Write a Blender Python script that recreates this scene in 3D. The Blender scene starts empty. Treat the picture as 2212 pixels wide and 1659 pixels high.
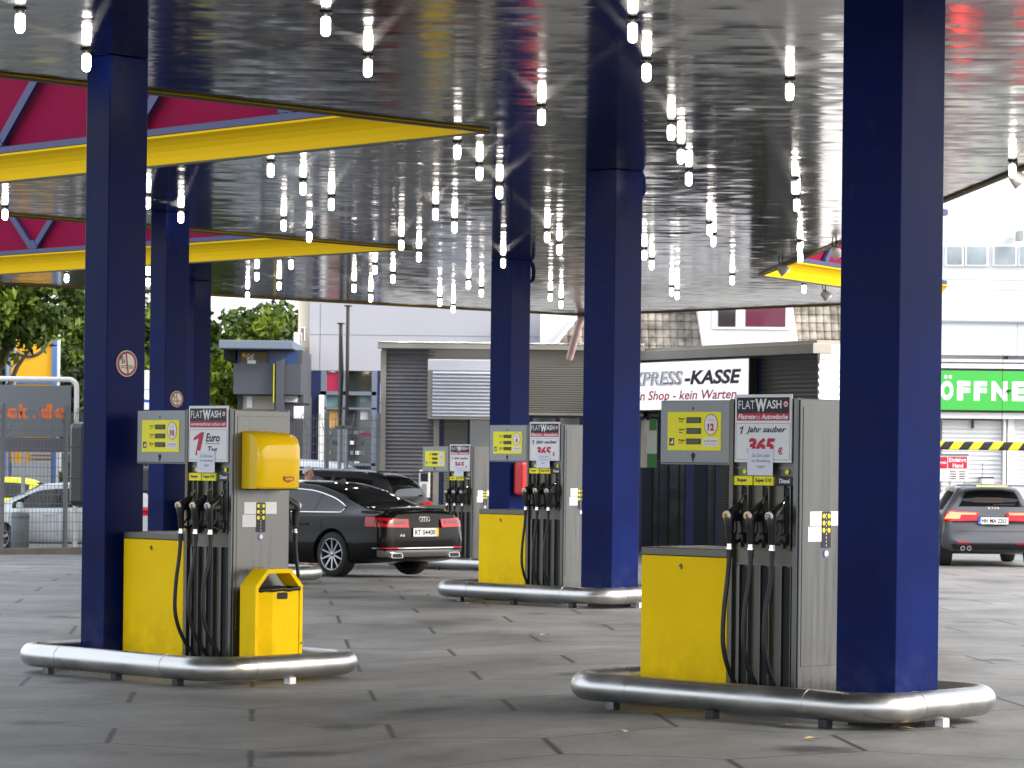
import bpy, bmesh, math, random
from math import sin, cos, pi, radians, sqrt, atan2
from mathutils import Vector, Matrix
from mathutils.bvhtree import BVHTree
random.seed(7)
S = bpy.context.scene
COL = S.collection
# ------------------------------------------------------------------ camera
FP, CX, HY, ROLL, HC = 6500.0, 1106.0, 996.0, 0.0115, 1.74
cd = bpy.data.cameras.new('camera'); cam = bpy.data.objects.new('camera', cd); COL.objects.link(cam)
cam.location = (0, 0, HC)
cam.rotation_euler = (Matrix.Rotation(radians(90), 4, 'X') @ Matrix.Rotation(ROLL, 4, 'Z')).to_euler()
cd.sensor_width = 36; cd.lens = 36 * FP / 2212; cd.shift_y = (HY - 829.5) / 2212
cd.clip_start = .5; cd.clip_end = 2000
cd.dof.use_dof = True; cd.dof.focus_distance = 22; cd.dof.aperture_fstop = 10
S.camera = cam
# ------------------------------------------------------------------ light
SUN_EL, SUN_AZ = radians(33), radians(114)      # azimuth from +Y clockwise: sun high on the right
w = bpy.data.worlds.new("World"); S.world = w; w.use_nodes = True
nt = w.node_tree; bg = nt.nodes['Background']; sky = nt.nodes.new('ShaderNodeTexSky')
sky.sky_type = 'NISHITA'; sky.sun_disc = False; sky.sun_elevation = SUN_EL; sky.sun_rotation = SUN_AZ
sky.air_density = 1.0; sky.dust_density = 6.0; sky.ozone_density = .6
cm = nt.nodes.new('ShaderNodeMix'); cm.data_type = 'RGBA'; cm.inputs[0].default_value = .65        # cloud deck over the sky
nt.links.new(sky.outputs[0], cm.inputs[6]); cm.inputs[7].default_value = (6.2, 6.5, 7.0, 1); nt.links.new(cm.outputs[2], bg.inputs[0]); bg.inputs[1].default_value = .15
sl = bpy.data.lights.new('sun', 'SUN'); sl.energy = 1.3; sl.angle = radians(18); sl.color = (1, .96, .9)
so = bpy.data.objects.new('sun', sl); COL.objects.link(so)
sd = Vector((sin(SUN_AZ) * cos(SUN_EL), cos(SUN_AZ) * cos(SUN_EL), sin(SUN_EL)))
so.rotation_euler = sd.to_track_quat('Z', 'Y').to_euler()
vs = S.view_settings; vs.view_transform = 'Standard'; vs.look = 'None'; vs.exposure = 1.5; vs.gamma = 1
S.render.engine = 'CYCLES'
S.cycles.max_bounces = 8; S.cycles.glossy_bounces = 5; S.cycles.transparent_max_bounces = 12
# ------------------------------------------------------------------ helpers
def ray(x, y): return (x + ROLL * (y - HY) - CX) / FP, (y - ROLL * (x - CX) - HY) / FP
def atY(x, y, Y):
    a, b = ray(x, y); return Vector((a * Y, Y, HC - b * Y))
def atZ(x, y, z):
    a, b = ray(x, y); Y = (HC - z) / b; return Vector((a * Y, Y, z))
def ground(Y, X=0):
    d = max(0, min(Y, 68) - 42.5) * .018
    dip = max(0, min(1, (.6 - X) / 2)) * max(0, min(1, (34 - Y) / 5)) * .12
    return -d * max(0, min(1, (7 - X) / 4)) - dip
def tag(o, label=None, cat=None, group=None, kind=None):
    if label: o['label'] = label
    if cat: o['category'] = cat
    if group: o['group'] = group
    if kind: o['kind'] = kind
    return o
def empty(name, loc=(0, 0, 0), rz=0):
    o = bpy.data.objects.new(name, None); COL.objects.link(o); o.location = loc; o.rotation_euler = (0, 0, rz)
    o.empty_display_size = .2; return o
# ------------------------------------------------------------------ materials
MC = {}
def mat(name, col=(.5, .5, .5), rough=.5, metal=0, var=.0, vs=3, bump=0, bs=20, coat=0, emit=0, ecol=None, dirt=0, trans=0, ior=1.45, aniso=None, spec=.5):
    if name in MC: return MC[name]
    m = bpy.data.materials.new(name); m.use_nodes = True; n = m.node_tree.nodes; L = m.node_tree.links
    b = n['Principled BSDF']; b.inputs['Base Color'].default_value = (*col, 1); b.inputs['Roughness'].default_value = rough
    b.inputs['Metallic'].default_value = metal; b.inputs['Coat Weight'].default_value = coat; b.inputs['IOR'].default_value = ior
    b.inputs['Specular IOR Level'].default_value = spec
    b.inputs['Coat Roughness'].default_value = .04; b.inputs['Transmission Weight'].default_value = trans
    if emit: b.inputs['Emission Strength'].default_value = emit; b.inputs['Emission Color'].default_value = (*(ecol or col), 1)
    tc = n.new('ShaderNodeTexCoord')
    mp = n.new('ShaderNodeMapping'); L.new(tc.outputs['Object'], mp.inputs[0])
    if aniso: mp.inputs['Scale'].default_value = aniso
    if var:
        t = n.new('ShaderNodeTexNoise'); t.inputs['Scale'].default_value = vs; t.inputs['Detail'].default_value = 6; L.new(mp.outputs[0], t.inputs[0])
        r = n.new('ShaderNodeMapRange'); r.inputs[1].default_value = .3; r.inputs[2].default_value = .7
        r.inputs[3].default_value = 1 - var; r.inputs[4].default_value = 1 + var; L.new(t.outputs[0], r.inputs[0])
        h = n.new('ShaderNodeHueSaturation'); h.inputs['Color'].default_value = (*col, 1); L.new(r.outputs[0], h.inputs['Value']); L.new(h.outputs[0], b.inputs['Base Color'])
        r2 = n.new('ShaderNodeMapRange'); r2.inputs[1].default_value = .3; r2.inputs[2].default_value = .7
        r2.inputs[3].default_value = max(0, rough - .08); r2.inputs[4].default_value = min(1, rough + .1); L.new(t.outputs[0], r2.inputs[0]); L.new(r2.outputs[0], b.inputs['Roughness'])
    if bump:
        t = n.new('ShaderNodeTexNoise'); t.inputs['Scale'].default_value = bs; t.inputs['Detail'].default_value = 4; L.new(mp.outputs[0], t.inputs[0])
        u = n.new('ShaderNodeBump'); u.inputs['Strength'].default_value = 1; u.inputs['Distance'].default_value = bump; L.new(t.outputs[0], u.inputs['Height']); L.new(u.outputs[0], b.inputs['Normal'])
    MC[name] = m; return m
steel = mat('brushed_steel', (.155, .16, .16), .34, .95, var=.03, vs=2, bump=.0002, bs=40, aniso=(12, 12, .6))
steel_dk = mat('steel_face', (.13, .125, .105), .38, .9, var=.05, vs=3)
pipe_m = mat('guard_steel', (.48, .475, .46), .33, 1, var=.10, vs=4, bump=.0022, bs=3)
grey_box = mat('grey_enamel', (.29, .31, .31), .45, .1, var=.06, vs=4)
yel = mat('yellow_enamel', (.93, .62, .002), .45, spec=.1, var=.05, vs=2, bump=.0004, bs=60)
yel_gl = mat('yellow_plastic', (.93, .60, .002), .16, coat=.3, spec=.25)
yel_sign = mat('yellow_panel', (.93, .84, .008), .45)
blue = mat('blue_paint', (.0011, .0078, .076), .34, var=.3, vs=1.4, bump=.0005, bs=30, spec=.1)
def weather(m, dust, amount=.5, thr=.62, zdirt=True):     # scuffs, dried splashes and road dirt low down
    n = m.node_tree.nodes; L = m.node_tree.links; b = n['Principled BSDF']; tc = n.new('ShaderNodeTexCoord')
    src = b.inputs['Base Color'].links[0].from_socket if b.inputs['Base Color'].links else None
    def noise(sc, det, st=(1, 1, 1)):
        q = n.new('ShaderNodeMapping'); q.inputs['Scale'].default_value = st; t = n.new('ShaderNodeTexNoise'); t.inputs['Scale'].default_value = sc; t.inputs['Detail'].default_value = det; t.inputs['Roughness'].default_value = .65
        L.new(tc.outputs['Object'], q.inputs[0]); L.new(q.outputs[0], t.inputs[0]); return t.outputs[0]
    def rng_(v, a, c, lo, hi):
        r = n.new('ShaderNodeMapRange'); r.inputs[1].default_value = a; r.inputs[2].default_value = c; r.inputs[3].default_value = lo; r.inputs[4].default_value = hi; L.new(v, r.inputs[0]); return r.outputs[0]
    k = n.new('ShaderNodeMath'); k.operation = 'MAXIMUM'; L.new(rng_(noise(2.2, 9, (1, 1, .6)), thr, thr + .08, 0, amount), k.inputs[0]); L.new(rng_(noise(24, 3, (1, 1, .12)), .70, .74, 0, amount * .6), k.inputs[1]); f = k.outputs[0]
    if zdirt:
        s_ = n.new('ShaderNodeSeparateXYZ'); L.new(tc.outputs['Object'], s_.inputs[0]); a = n.new('ShaderNodeMath'); a.operation = 'MULTIPLY'; L.new(rng_(s_.outputs[2], .1, .6, 1, 0), a.inputs[0]); L.new(rng_(noise(6, 6), .38, .62, 0, .55), a.inputs[1])
        k2 = n.new('ShaderNodeMath'); k2.operation = 'MAXIMUM'; L.new(f, k2.inputs[0]); L.new(a.outputs[0], k2.inputs[1]); f = k2.outputs[0]
    mx = n.new('ShaderNodeMix'); mx.data_type = 'RGBA'; L.new(f, mx.inputs[0]); mx.inputs[7].default_value = (*dust, 1)
    if src: L.new(src, mx.inputs[6])
    else: mx.inputs[6].default_value = b.inputs['Base Color'].default_value
    L.new(mx.outputs[2], b.inputs['Base Color'])
weather(blue, (.035, .042, .075), .38)
weather(steel, (.10, .10, .095), .35, .58)
weather(yel, (.60, .38, .01), .35, .66)
white = mat('white_paint', (.8, .8, .8), .5)
paper = mat('white_paper', (.75, .77, .84), .8)
black = mat('black_plastic', (.012, .012, .013), .35)
rubber = mat('black_rubber', (.010, .010, .011), .45)
dark = mat('dark_gap', (.006, .006, .006), .6)
red = mat('red_print', (.5, .01, .05), .5)
ink = mat('black_print', (.012, .012, .018), .5)
ink2 = mat('grey_print', (.16, .18, .25), .6)
lcd = mat('display_window', (.05, .055, .02), .15)
chrome = mat('chrome', (.75, .75, .75), .12, 1)
orange = mat('orange_sticker', (.85, .42, .02), .5)
glass_dk = mat('dark_glass', (.012, .015, .016), .03, coat=.6, spec=.8)
wht_face = mat('white_print', (.82, .82, .82), .6)
# ------------------------------------------------------------------ mesh builder
_tc = {}
def text2d(s, bold=0.0, shear=0.0):
    k = (s, bold, shear)
    if k not in _tc:
        c = bpy.data.curves.new('t', 'FONT'); c.body = s; c.size = 1; c.offset = bold; c.shear = shear; c.resolution_u = 3; c.align_x = 'CENTER'
        o = bpy.data.objects.new('t', c); me = bpy.data.meshes.new_from_object(o)
        v = [(a.co.x, a.co.y) for a in me.vertices]; f = [tuple(p.vertices) for p in me.polygons]
        bpy.data.meshes.remove(me); bpy.data.objects.remove(o); bpy.data.curves.remove(c); _tc[k] = (v, f)
    return _tc[k]
class MB:
    def __init__(s): s.v = []; s.f = []; s.mi = []; s.sm = []; s.mats = []; s.M = Matrix.Identity(4)
    def mid(s, m):
        if m not in s.mats: s.mats.append(m)
        return s.mats.index(m)
    def add(s, vs, fs, m, smooth=False):
        o = len(s.v); M = s.M
        s.v += [tuple(M @ Vector(p)) for p in vs]; k = s.mid(m)
        for f in fs: s.f.append(tuple(i + o for i in f)); s.mi.append(k); s.sm.append(smooth)
        return s
    def box(s, x0, x1, y0, y1, z0, z1, m, b=0, smooth=False):
        if b:
            bm = bmesh.new(); bmesh.ops.create_cube(bm, size=1)
            for v in bm.verts: v.co = Vector(((x0 + x1) / 2 + v.co.x * (x1 - x0), (y0 + y1) / 2 + v.co.y * (y1 - y0), (z0 + z1) / 2 + v.co.z * (z1 - z0)))
            bmesh.ops.bevel(bm, geom=bm.edges[:], offset=b, segments=2, profile=.5, affect='EDGES')
            bm.verts.index_update(); smooth = False; s.add([v.co[:] for v in bm.verts], [tuple(v.index for v in f.verts) for f in bm.faces], m, smooth); bm.free(); return s
        vs = [(x, y, z) for x in (x0, x1) for y in (y0, y1) for z in (z0, z1)]
        return s.add(vs, [(0, 1, 3, 2), (4, 6, 7, 5), (0, 4, 5, 1), (2, 3, 7, 6), (0, 2, 6, 4), (1, 5, 7, 3)], m)
    def prism(s, poly, a, b, m, axis='y', smooth=False):   # poly of 2D points extruded along axis
        def P(p, t): return {'y': (p[0], t, p[1]), 'x': (t, p[0], p[1]), 'z': (p[0], p[1], t)}[axis]
        n = len(poly); vs = [P(p, a) for p in poly] + [P(p, b) for p in poly]
        fs = [(i, (i + 1) % n, n + (i + 1) % n, n + i) for i in range(n)]
        s.add(vs, fs, m, smooth); s.add(vs, [tuple(range(n))[::-1], tuple(range(n, 2 * n))], m); return s
    def tube(s, pts, r, m, n=10, closed=False, caps=True, rs=None):
        pts = [Vector(p) for p in pts]; N = len(pts); vs = []; prev = None
        for i, p in enumerate(pts):
            if closed: t = pts[(i + 1) % N] - pts[i - 1]
            else: t = pts[min(i + 1, N - 1)] - pts[max(i - 1, 0)]
            t = t.normalized() if t.length > 1e-9 else Vector((0, 0, 1))
            if prev is None: u = t.cross(Vector((0, 0, 1))); u = u if u.length > 1e-3 else t.cross(Vector((0, 1, 0)))
            else: u = prev - t * prev.dot(t)
            u.normalize(); prev = u; w_ = t.cross(u); rr = rs[i] if rs else r
            vs += [tuple(p + u * cos(2 * pi * k / n) * rr + w_ * sin(2 * pi * k / n) * rr) for k in range(n)]
        fs = [(i * n + k, i * n + (k + 1) % n, ((i + 1) % N) * n + (k + 1) % n, ((i + 1) % N) * n + k) for i in range(N if closed else N - 1) for k in range(n)]
        s.add(vs, fs, m, True)
        if caps and not closed: s.add(vs, [tuple(range(n))[::-1], tuple(range((N - 1) * n, N * n))], m)
        return s
    def lathe(s, prof, m, n=24, c=(0, 0, 0), axis='z', smooth=True):  # prof (r, t)
        vs = []
        for r, t in prof:
            for k in range(n):
                a = 2 * pi * k / n; x, y = r * cos(a), r * sin(a)
                p = {'z': (x, y, t), 'y': (x, t, y), 'x': (t, x, y)}[axis]; vs.append((p[0] + c[0], p[1] + c[1], p[2] + c[2]))
        fs = [(i * n + k, i * n + (k + 1) % n, (i + 1) * n + (k + 1) % n, (i + 1) * n + k) for i in range(len(prof) - 1) for k in range(n)]
        return s.add(vs, fs, m, smooth)
    def disc(s, c, rx, rz, m, n=24):   # in the xz plane, facing -y
        vs = [(c[0] + rx * cos(2 * pi * k / n), c[1], c[2] + rz * sin(2 * pi * k / n)) for k in range(n)]
        return s.add(vs, [tuple(range(n))], m)
    def rect(s, x0, x1, z0, z1, y, m): return s.add([(x0, y, z0), (x1, y, z0), (x1, y, z1), (x0, y, z1)], [(0, 1, 2, 3)], m)
    def text(s, t, x0, x1, z0, z1, y, m, bold=.02, shear=0):  # in the xz plane
        v, f = text2d(t, bold, shear)
        if not v: return s
        a0 = min(p[0] for p in v); a1 = max(p[0] for p in v); b0 = min(p[1] for p in v); b1 = max(p[1] for p in v)
        return s.add([(x0 + (p[0] - a0) / (a1 - a0) * (x1 - x0), y, z0 + (p[1] - b0) / (b1 - b0) * (z1 - z0)) for p in v], f, m)
    def corr(s, x0, x1, z0, z1, y, m, pitch=.09, amp=.018, sub=6, prof=None):   # horizontal ribs
        n = max(2, int((z1 - z0) / pitch * sub)); vs = []
        for i in range(n + 1):
            z = z0 + (z1 - z0) * i / n; d = y + amp * cos(2 * pi * (z - z0) / pitch)
            vs += [(x0, d, z), (x1, d, z)]
        s.add(vs, [(2 * i, 2 * i + 1, 2 * i + 3, 2 * i + 2) for i in range(n)], m, True)
        s.rect(x0, x1, z0, z1, y + amp + .01, m); return s
    def build(s, name, parent=None, data_only=False):
        me = bpy.data.meshes.new(name); me.from_pydata(s.v, [], s.f)
        for m in s.mats: me.materials.append(m)
        me.polygons.foreach_set('material_index', s.mi); me.polygons.foreach_set('use_smooth', s.sm); me.update()
        if data_only: return me
        return link(name, me, parent)
def link(name, me, parent=None):
    o = bpy.data.objects.new(name, me); COL.objects.link(o)
    if parent is not None: o.parent = parent
    return o
class Plane:      # vertical plane through two ground points; pixel -> (s along, z)
    def __init__(s, p0, p1):
        s.p0 = Vector((p0[0], p0[1], 0)); d = Vector((p1[0] - p0[0], p1[1] - p0[1], 0)); s.L = d.length; s.d = d.normalized()
        s.n = Vector((-s.d.y, s.d.x, 0)); s.M = Matrix.Translation(s.p0) @ Matrix.Rotation(atan2(s.d.y, s.d.x), 4, 'Z')
    def at(s, x, y):
        a, b = ray(x, y); r = Vector((a, 1, -b)); o = Vector((0, 0, HC)); t = (s.p0 - o).dot(s.n) / r.dot(s.n); p = o + r * t
        return (p - s.p0).dot(s.d), p.z
    def rect(s, x0, y0, x1, y1):
        ym, xm = (y0 + y1) / 2, (x0 + x1) / 2
        return s.at(x0, ym)[0], s.at(x1, ym)[0], s.at(xm, y1)[1], s.at(xm, y0)[1]
    def px(s, mb, x0, y0, x1, y1, m, d0=0, d1=.05, b=0):
        a, b_, c, d = s.rect(x0, y0, x1, y1); mb.box(a, b_, d0, d1, c, d, m, b); return mb
def wall_plane(x0, x1, Y0, Y1=None):
    a = atY(x0, HY, Y0); b = atY(x1, HY, Y1 or Y0); return Plane((a.x, a.y), (b.x, b.y))
def smooth_path(P, k):
    P = [Vector(p) for p in P]; out = []
    for i in range(len(P) - 1):
        a, b, c, d = P[max(i - 1, 0)], P[i], P[i + 1], P[min(i + 2, len(P) - 1)]
        for j in range(k):
            t = j / k; out.append(.5 * ((2 * b) + (c - a) * t + (2 * a - 5 * b + 4 * c - d) * t * t + (3 * b - a - 3 * c + d) * t ** 3))
    return out + [P[-1]]
# ================================================================== ground
def ground_material():
    m = bpy.data.materials.new('concrete_slabs'); m.use_nodes = True; n = m.node_tree.nodes; L = m.node_tree.links; b = n['Principled BSDF']
    tc = n.new('ShaderNodeTexCoord'); mp = n.new('ShaderNodeMapping'); L.new(tc.outputs['Object'], mp.inputs[0]); sp = n.new('ShaderNodeSeparateXYZ')
    # hex grid of 1.08 m sides, one edge family along the rows of pumps
    th = radians(-4.85); mp.vector_type = 'POINT'
    mp.inputs['Rotation'].default_value = (0, 0, th); L.new(mp.outputs[0], sp.inputs[0])
    def M(op, a, b_=None, c=None):
        k = n.new('ShaderNodeMath'); k.operation = op
        for i, v in enumerate((a, b_, c)):
            if v is None: continue
            if isinstance(v, (int, float)): k.inputs[i].default_value = v
            else: L.new(v, k.inputs[i])
        return k.outputs[0]
    W_, H_ = 1.864, 1.864 * sqrt(3)
    P = Vector((-1.86, 21.75)); rx = P.x * cos(th) - P.y * sin(th); ry = P.x * sin(th) + P.y * cos(th)
    X = M('SUBTRACT', sp.outputs[0], rx - W_ / 2 - 200 * W_); Y = M('SUBTRACT', sp.outputs[1], ry - 200 * H_)
    fam = []
    def hexd(ox, oy):
        a = M('ABSOLUTE', M('SUBTRACT', M('MODULO', M('ADD', X, ox + W_ / 2), W_), W_ / 2)); c = M('ABSOLUTE', M('SUBTRACT', M('MODULO', M('ADD', Y, oy + H_ / 2), H_), H_ / 2))
        k2 = M('ADD', M('MULTIPLY', a, .5), M('MULTIPLY', c, sqrt(3) / 2)); fam.append(M('GREATER_THAN', a, k2)); return M('MAXIMUM', a, k2)
    h1, h2 = hexd(0, 0), hexd(W_ / 2, H_ / 2); d = M('MINIMUM', h1, h2); sel = M('LESS_THAN', h1, h2); isA = M('ADD', M('MULTIPLY', sel, fam[0]), M('MULTIPLY', M('SUBTRACT', 1.0, sel), fam[1])); e = M('SUBTRACT', W_ / 2, d)   # distance to the nearest joint
    no = n.new('ShaderNodeTexNoise'); no.inputs['Scale'].default_value = 1.3; no.inputs['Detail'].default_value = 4; L.new(tc.outputs['Object'], no.inputs[0])
    jw = M('ADD', M('MULTIPLY', M('MULTIPLY_ADD', no.outputs[0], .05, .004), M('MULTIPLY_ADD', isA, .55, .45)), .006)
    jr = n.new('ShaderNodeMapRange'); jr.inputs[1].default_value = .004; L.new(e, jr.inputs[0]); L.new(jw, jr.inputs[2]); jr.interpolation_type = 'SMOOTHSTEP'
    def noise(sc, det, rough=.5, stretch=None):
        t = n.new('ShaderNodeTexNoise'); t.inputs['Scale'].default_value = sc; t.inputs['Detail'].default_value = det; t.inputs['Roughness'].default_value = rough
        if stretch:
            q = n.new('ShaderNodeMapping'); q.inputs['Scale'].default_value = stretch; L.new(tc.outputs['Object'], q.inputs[0]); L.new(q.outputs[0], t.inputs[0])
        else: L.new(tc.outputs['Object'], t.inputs[0])
        return t.outputs[0]
    r = n.new('ShaderNodeValToRGB'); L.new(noise(.55, 9, .62), r.inputs[0])
    r.color_ramp.elements[0].position = .3; r.color_ramp.elements[0].color = (.105, .105, .102, 1); r.color_ramp.elements[1].position = .72; r.color_ramp.elements[1].color = (.25, .25, .243, 1)
    r2 = n.new('ShaderNodeValToRGB'); L.new(noise(14, 5, .7), r2.inputs[0]); r2.color_ramp.elements[0].position = .3; r2.color_ramp.elements[0].color = (.82, .82, .82, 1); r2.color_ramp.elements[1].position = .7; r2.color_ramp.elements[1].color = (1.1, 1.1, 1.1, 1)
    st = n.new('ShaderNodeValToRGB'); L.new(noise(.9, 3, .5, (1, .6, 1)), st.inputs[0]); st.color_ramp.elements[0].position = .28; st.color_ramp.elements[0].color = (.55, .54, .52, 1); st.color_ramp.elements[1].position = .45; st.color_ramp.elements[1].color = (1, 1, 1, 1)
    # per-slab tone
    def mul(a, c, f=1):
        x = n.new('ShaderNodeMix'); x.data_type = 'RGBA'; x.blend_type = 'MULTIPLY'; x.inputs[0].default_value = f; L.new(a, x.inputs[6]); L.new(c, x.inputs[7]); return x.outputs[2]
    oil = n.new('ShaderNodeTexVoronoi'); oil.inputs['Scale'].default_value = .6; L.new(tc.outputs['Object'], oil.inputs[0])
    oa = M('ADD', oil.outputs['Distance'], M('MULTIPLY', noise(5, 4, .6), .35)); orr = n.new('ShaderNodeValToRGB'); L.new(oa, orr.inputs[0])
    orr.color_ramp.elements[0].position = .22; orr.color_ramp.elements[0].color = (.30, .285, .27, 1); orr.color_ramp.elements[1].position = .36; orr.color_ramp.elements[1].color = (1, 1, 1, 1)
    c = mul(mul(mul(r.outputs[0], r2.outputs[0]), st.outputs[0]), orr.outputs[0])
    mx = n.new('ShaderNodeMix'); mx.data_type = 'RGBA'; L.new(jr.outputs[0], mx.inputs[0]); mx.inputs[6].default_value = (.03, .028, .025, 1); L.new(c, mx.inputs[7]); L.new(mx.outputs[2], b.inputs['Base Color'])
    rr = n.new('ShaderNodeMapRange'); rr.inputs[3].default_value = .42; rr.inputs[4].default_value = .75; L.new(noise(.8, 4), rr.inputs[0]); L.new(rr.outputs[0], b.inputs['Roughness'])
    bu = n.new('ShaderNodeBump'); bu.inputs['Distance'].default_value = .004; L.new(noise(30, 4, .7), bu.inputs['Height']); L.new(bu.outputs[0], b.inputs['Normal'])
    return m
asphalt = mat('asphalt', (.07, .07, .07), .8, var=.2, vs=2, bump=.003, bs=60)
def grid_sheet(name, xs, ys, m, dz=0):
    mb = MB(); nx = len(xs); mb.add([(x, y, ground(y, x) + dz) for y in ys for x in xs], [(j * nx + i, j * nx + i + 1, (j + 1) * nx + i + 1, (j + 1) * nx + i) for j in range(len(ys) - 1) for i in range(nx - 1)], m, True)
    return tag(mb.build(name), kind='structure')
rng = lambda a, b, k: [a + (b - a) * i / k for i in range(k + 1)]
grid_sheet('ground', [-900, -200] + rng(-60, 60, 60) + [200, 900], [-900, -100] + rng(0, 90, 90) + [200, 900], asphalt, -.03)
grid_sheet('forecourt', rng(-26, 34, 60), rng(-10, 72, 82), ground_material(), 0)
# ================================================================== station frame
PHI = -radians(43)                      # local +x runs right-and-nearer along an island, +y away from the camera
RX, RY = Vector((cos(PHI), sin(PHI), 0)), Vector((-sin(PHI), cos(PHI), 0))
CEIL = HC + 3.5
# ------------------------------------------------------------------ canopy
def ceiling_material():
    m = bpy.data.materials.new('polished_ceiling_slats'); m.use_nodes = True; n = m.node_tree.nodes; L = m.node_tree.links; b = n['Principled BSDF']
    b.inputs['Metallic'].default_value = 1
    tc = n.new('ShaderNodeTexCoord'); sp = n.new('ShaderNodeSeparateXYZ'); L.new(tc.outputs['Object'], sp.inputs[0])
    def M(op, a, b_=None):
        k = n.new('ShaderNodeMath'); k.operation = op
        for i, v in enumerate((a, b_)):
            if v is None: continue
            if isinstance(v, (int, float)): k.inputs[i].default_value = v
            else: L.new(v, k.inputs[i])
        return k.outputs[0]
    def noise(stretch, det=2):
        q = n.new('ShaderNodeMapping'); q.inputs['Scale'].default_value = stretch; q.inputs['Rotation'].default_value = (0, 0, radians(2)); L.new(tc.outputs['Object'], q.inputs[0])
        t = n.new('ShaderNodeTexNoise'); t.inputs['Scale'].default_value = 1; t.inputs['Detail'].default_value = det; L.new(q.outputs[0], t.inputs[0]); return t.outputs[0]
    yy = M('ADD', sp.outputs[1], 100.0); fr = M('FRACT', M('DIVIDE', yy, .2))
    groove = M('LESS_THAN', fr, .05)
    fx = M('SUBTRACT', M('FRACT', M('DIVIDE', M('ADD', sp.outputs[0], 100.0), 1.15)), .5); fy = M('SUBTRACT', M('FRACT', M('DIVIDE', yy, 1.6)), .5)
    dot = M('LESS_THAN', M('ADD', M('POWER', M('MULTIPLY', fx, 1.15), 2.0), M('POWER', M('MULTIPLY', fy, 1.6), 2.0)), .0012)
    mask = M('MAXIMUM', M('MULTIPLY', groove, .55), dot)
    vr = n.new('ShaderNodeMapRange'); vr.inputs[3].default_value = .07; vr.inputs[4].default_value = .25; L.new(noise((.35, 3, 1), 5), vr.inputs[0])
    cb = n.new('ShaderNodeCombineColor'); L.new(vr.outputs[0], cb.inputs[0]); L.new(M('MULTIPLY', vr.outputs[0], .99), cb.inputs[1]); L.new(M('MULTIPLY', vr.outputs[0], .985), cb.inputs[2])
    mx = n.new('ShaderNodeMix'); mx.data_type = 'RGBA'; L.new(mask, mx.inputs[0]); L.new(cb.outputs[0], mx.inputs[6]); mx.inputs[7].default_value = (.05, .05, .045, 1); L.new(mx.outputs[2], b.inputs['Base Color'])
    rr = n.new('ShaderNodeMapRange'); rr.inputs[3].default_value = .04; rr.inputs[4].default_value = .17; L.new(noise((.5, 4, 1), 3), rr.inputs[0]); L.new(rr.outputs[0], b.inputs['Roughness'])
    idx = M('FLOOR', M('DIVIDE', yy, .2)); cv = n.new('ShaderNodeCombineXYZ'); L.new(M('MULTIPLY', sp.outputs[0], 1.7), cv.inputs[0]); L.new(M('MULTIPLY', idx, 7.37), cv.inputs[1])
    tn = n.new('ShaderNodeTexNoise'); tn.inputs['Scale'].default_value = 1; tn.inputs['Detail'].default_value = 2; L.new(cv.outputs[0], tn.inputs[0])
    fc = M('SUBTRACT', fr, .5)                                  # each slat has its own slight tilt and a rolled curve
    h = M('ADD', M('MULTIPLY', M('MULTIPLY', fc, M('SUBTRACT', tn.outputs[0], .5)), .026), M('MULTIPLY', M('MULTIPLY', fc, fc), -.0007))
    h = M('ADD', h, M('MULTIPLY', noise((2.2, 7, 1), 2), .00055))
    bu = n.new('ShaderNodeBump'); bu.inputs['Distance'].default_value = 1; bu.inputs['Strength'].default_value = 1; L.new(h, bu.inputs['Height']); L.new(bu.outputs[0], b.inputs['Normal'])
    g = n.new('ShaderNodeBsdfAnisotropic'); g.inputs['Roughness'].default_value = .15; g.inputs['Anisotropy'].default_value = .93; g.inputs['Color'].default_value = (.3, .3, .29, 1)
    tv = n.new('ShaderNodeCombineXYZ'); tv.inputs[1].default_value = 1; L.new(tv.outputs[0], g.inputs['Tangent'])       # fine drawing marks along the slats' width
    ms = n.new('ShaderNodeMixShader'); ms.inputs[0].default_value = .09; L.new(b.outputs[0], ms.inputs[1]); L.new(g.outputs[0], ms.inputs[2]); L.new(ms.outputs[0], n['Material Output'].inputs[0])
    return m
ceil_m = ceiling_material()
lip_m = mat('edge_trim', (.05, .045, .02), .6)
pink = mat('magenta_panel', (.19, .005, .035), .8, spec=.1, var=.08, vs=2)
truss_m = mat('blue_grey_steel', (.022, .028, .10), .4, .1)
roof_m = mat('roof_felt', (.2, .2, .2), .9)
c2 = lambda x, y: atZ(x, y, CEIL).to_2d()
A1, L1n, L1f = c2(1050, 281), c2(0, 160), c2(0, 390)
A2, L2n, L2f = c2(885, 536), c2(0, 462), c2(0, 590)
F0, F1, Q, AR, R1 = c2(0, 612), c2(1256, 680), c2(2034, 648), c2(1646, 593), c2(2205, 366)
def isect(p, q, r, s):
    d1, d2 = q - p, s - r; t = ((r.x - p.x) * d2.y - (r.y - p.y) * d2.x) / (d1.x * d2.y - d1.y * d2.x); return p + d1 * t
T12 = isect(A1, L1f, A2, L2n); T23 = isect(A2, L2f, F1, F0)
T01 = A1 + (L1n - A1) * 2.6
RN = AR + (R1 - AR) * 1.75
outline = [Vector((-11, 11)), T01, A1, T12, A2, T23, F1, Q, AR, RN, Vector((9.0, 11))]  # near edge is out of view, cut back to let front light in
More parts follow.
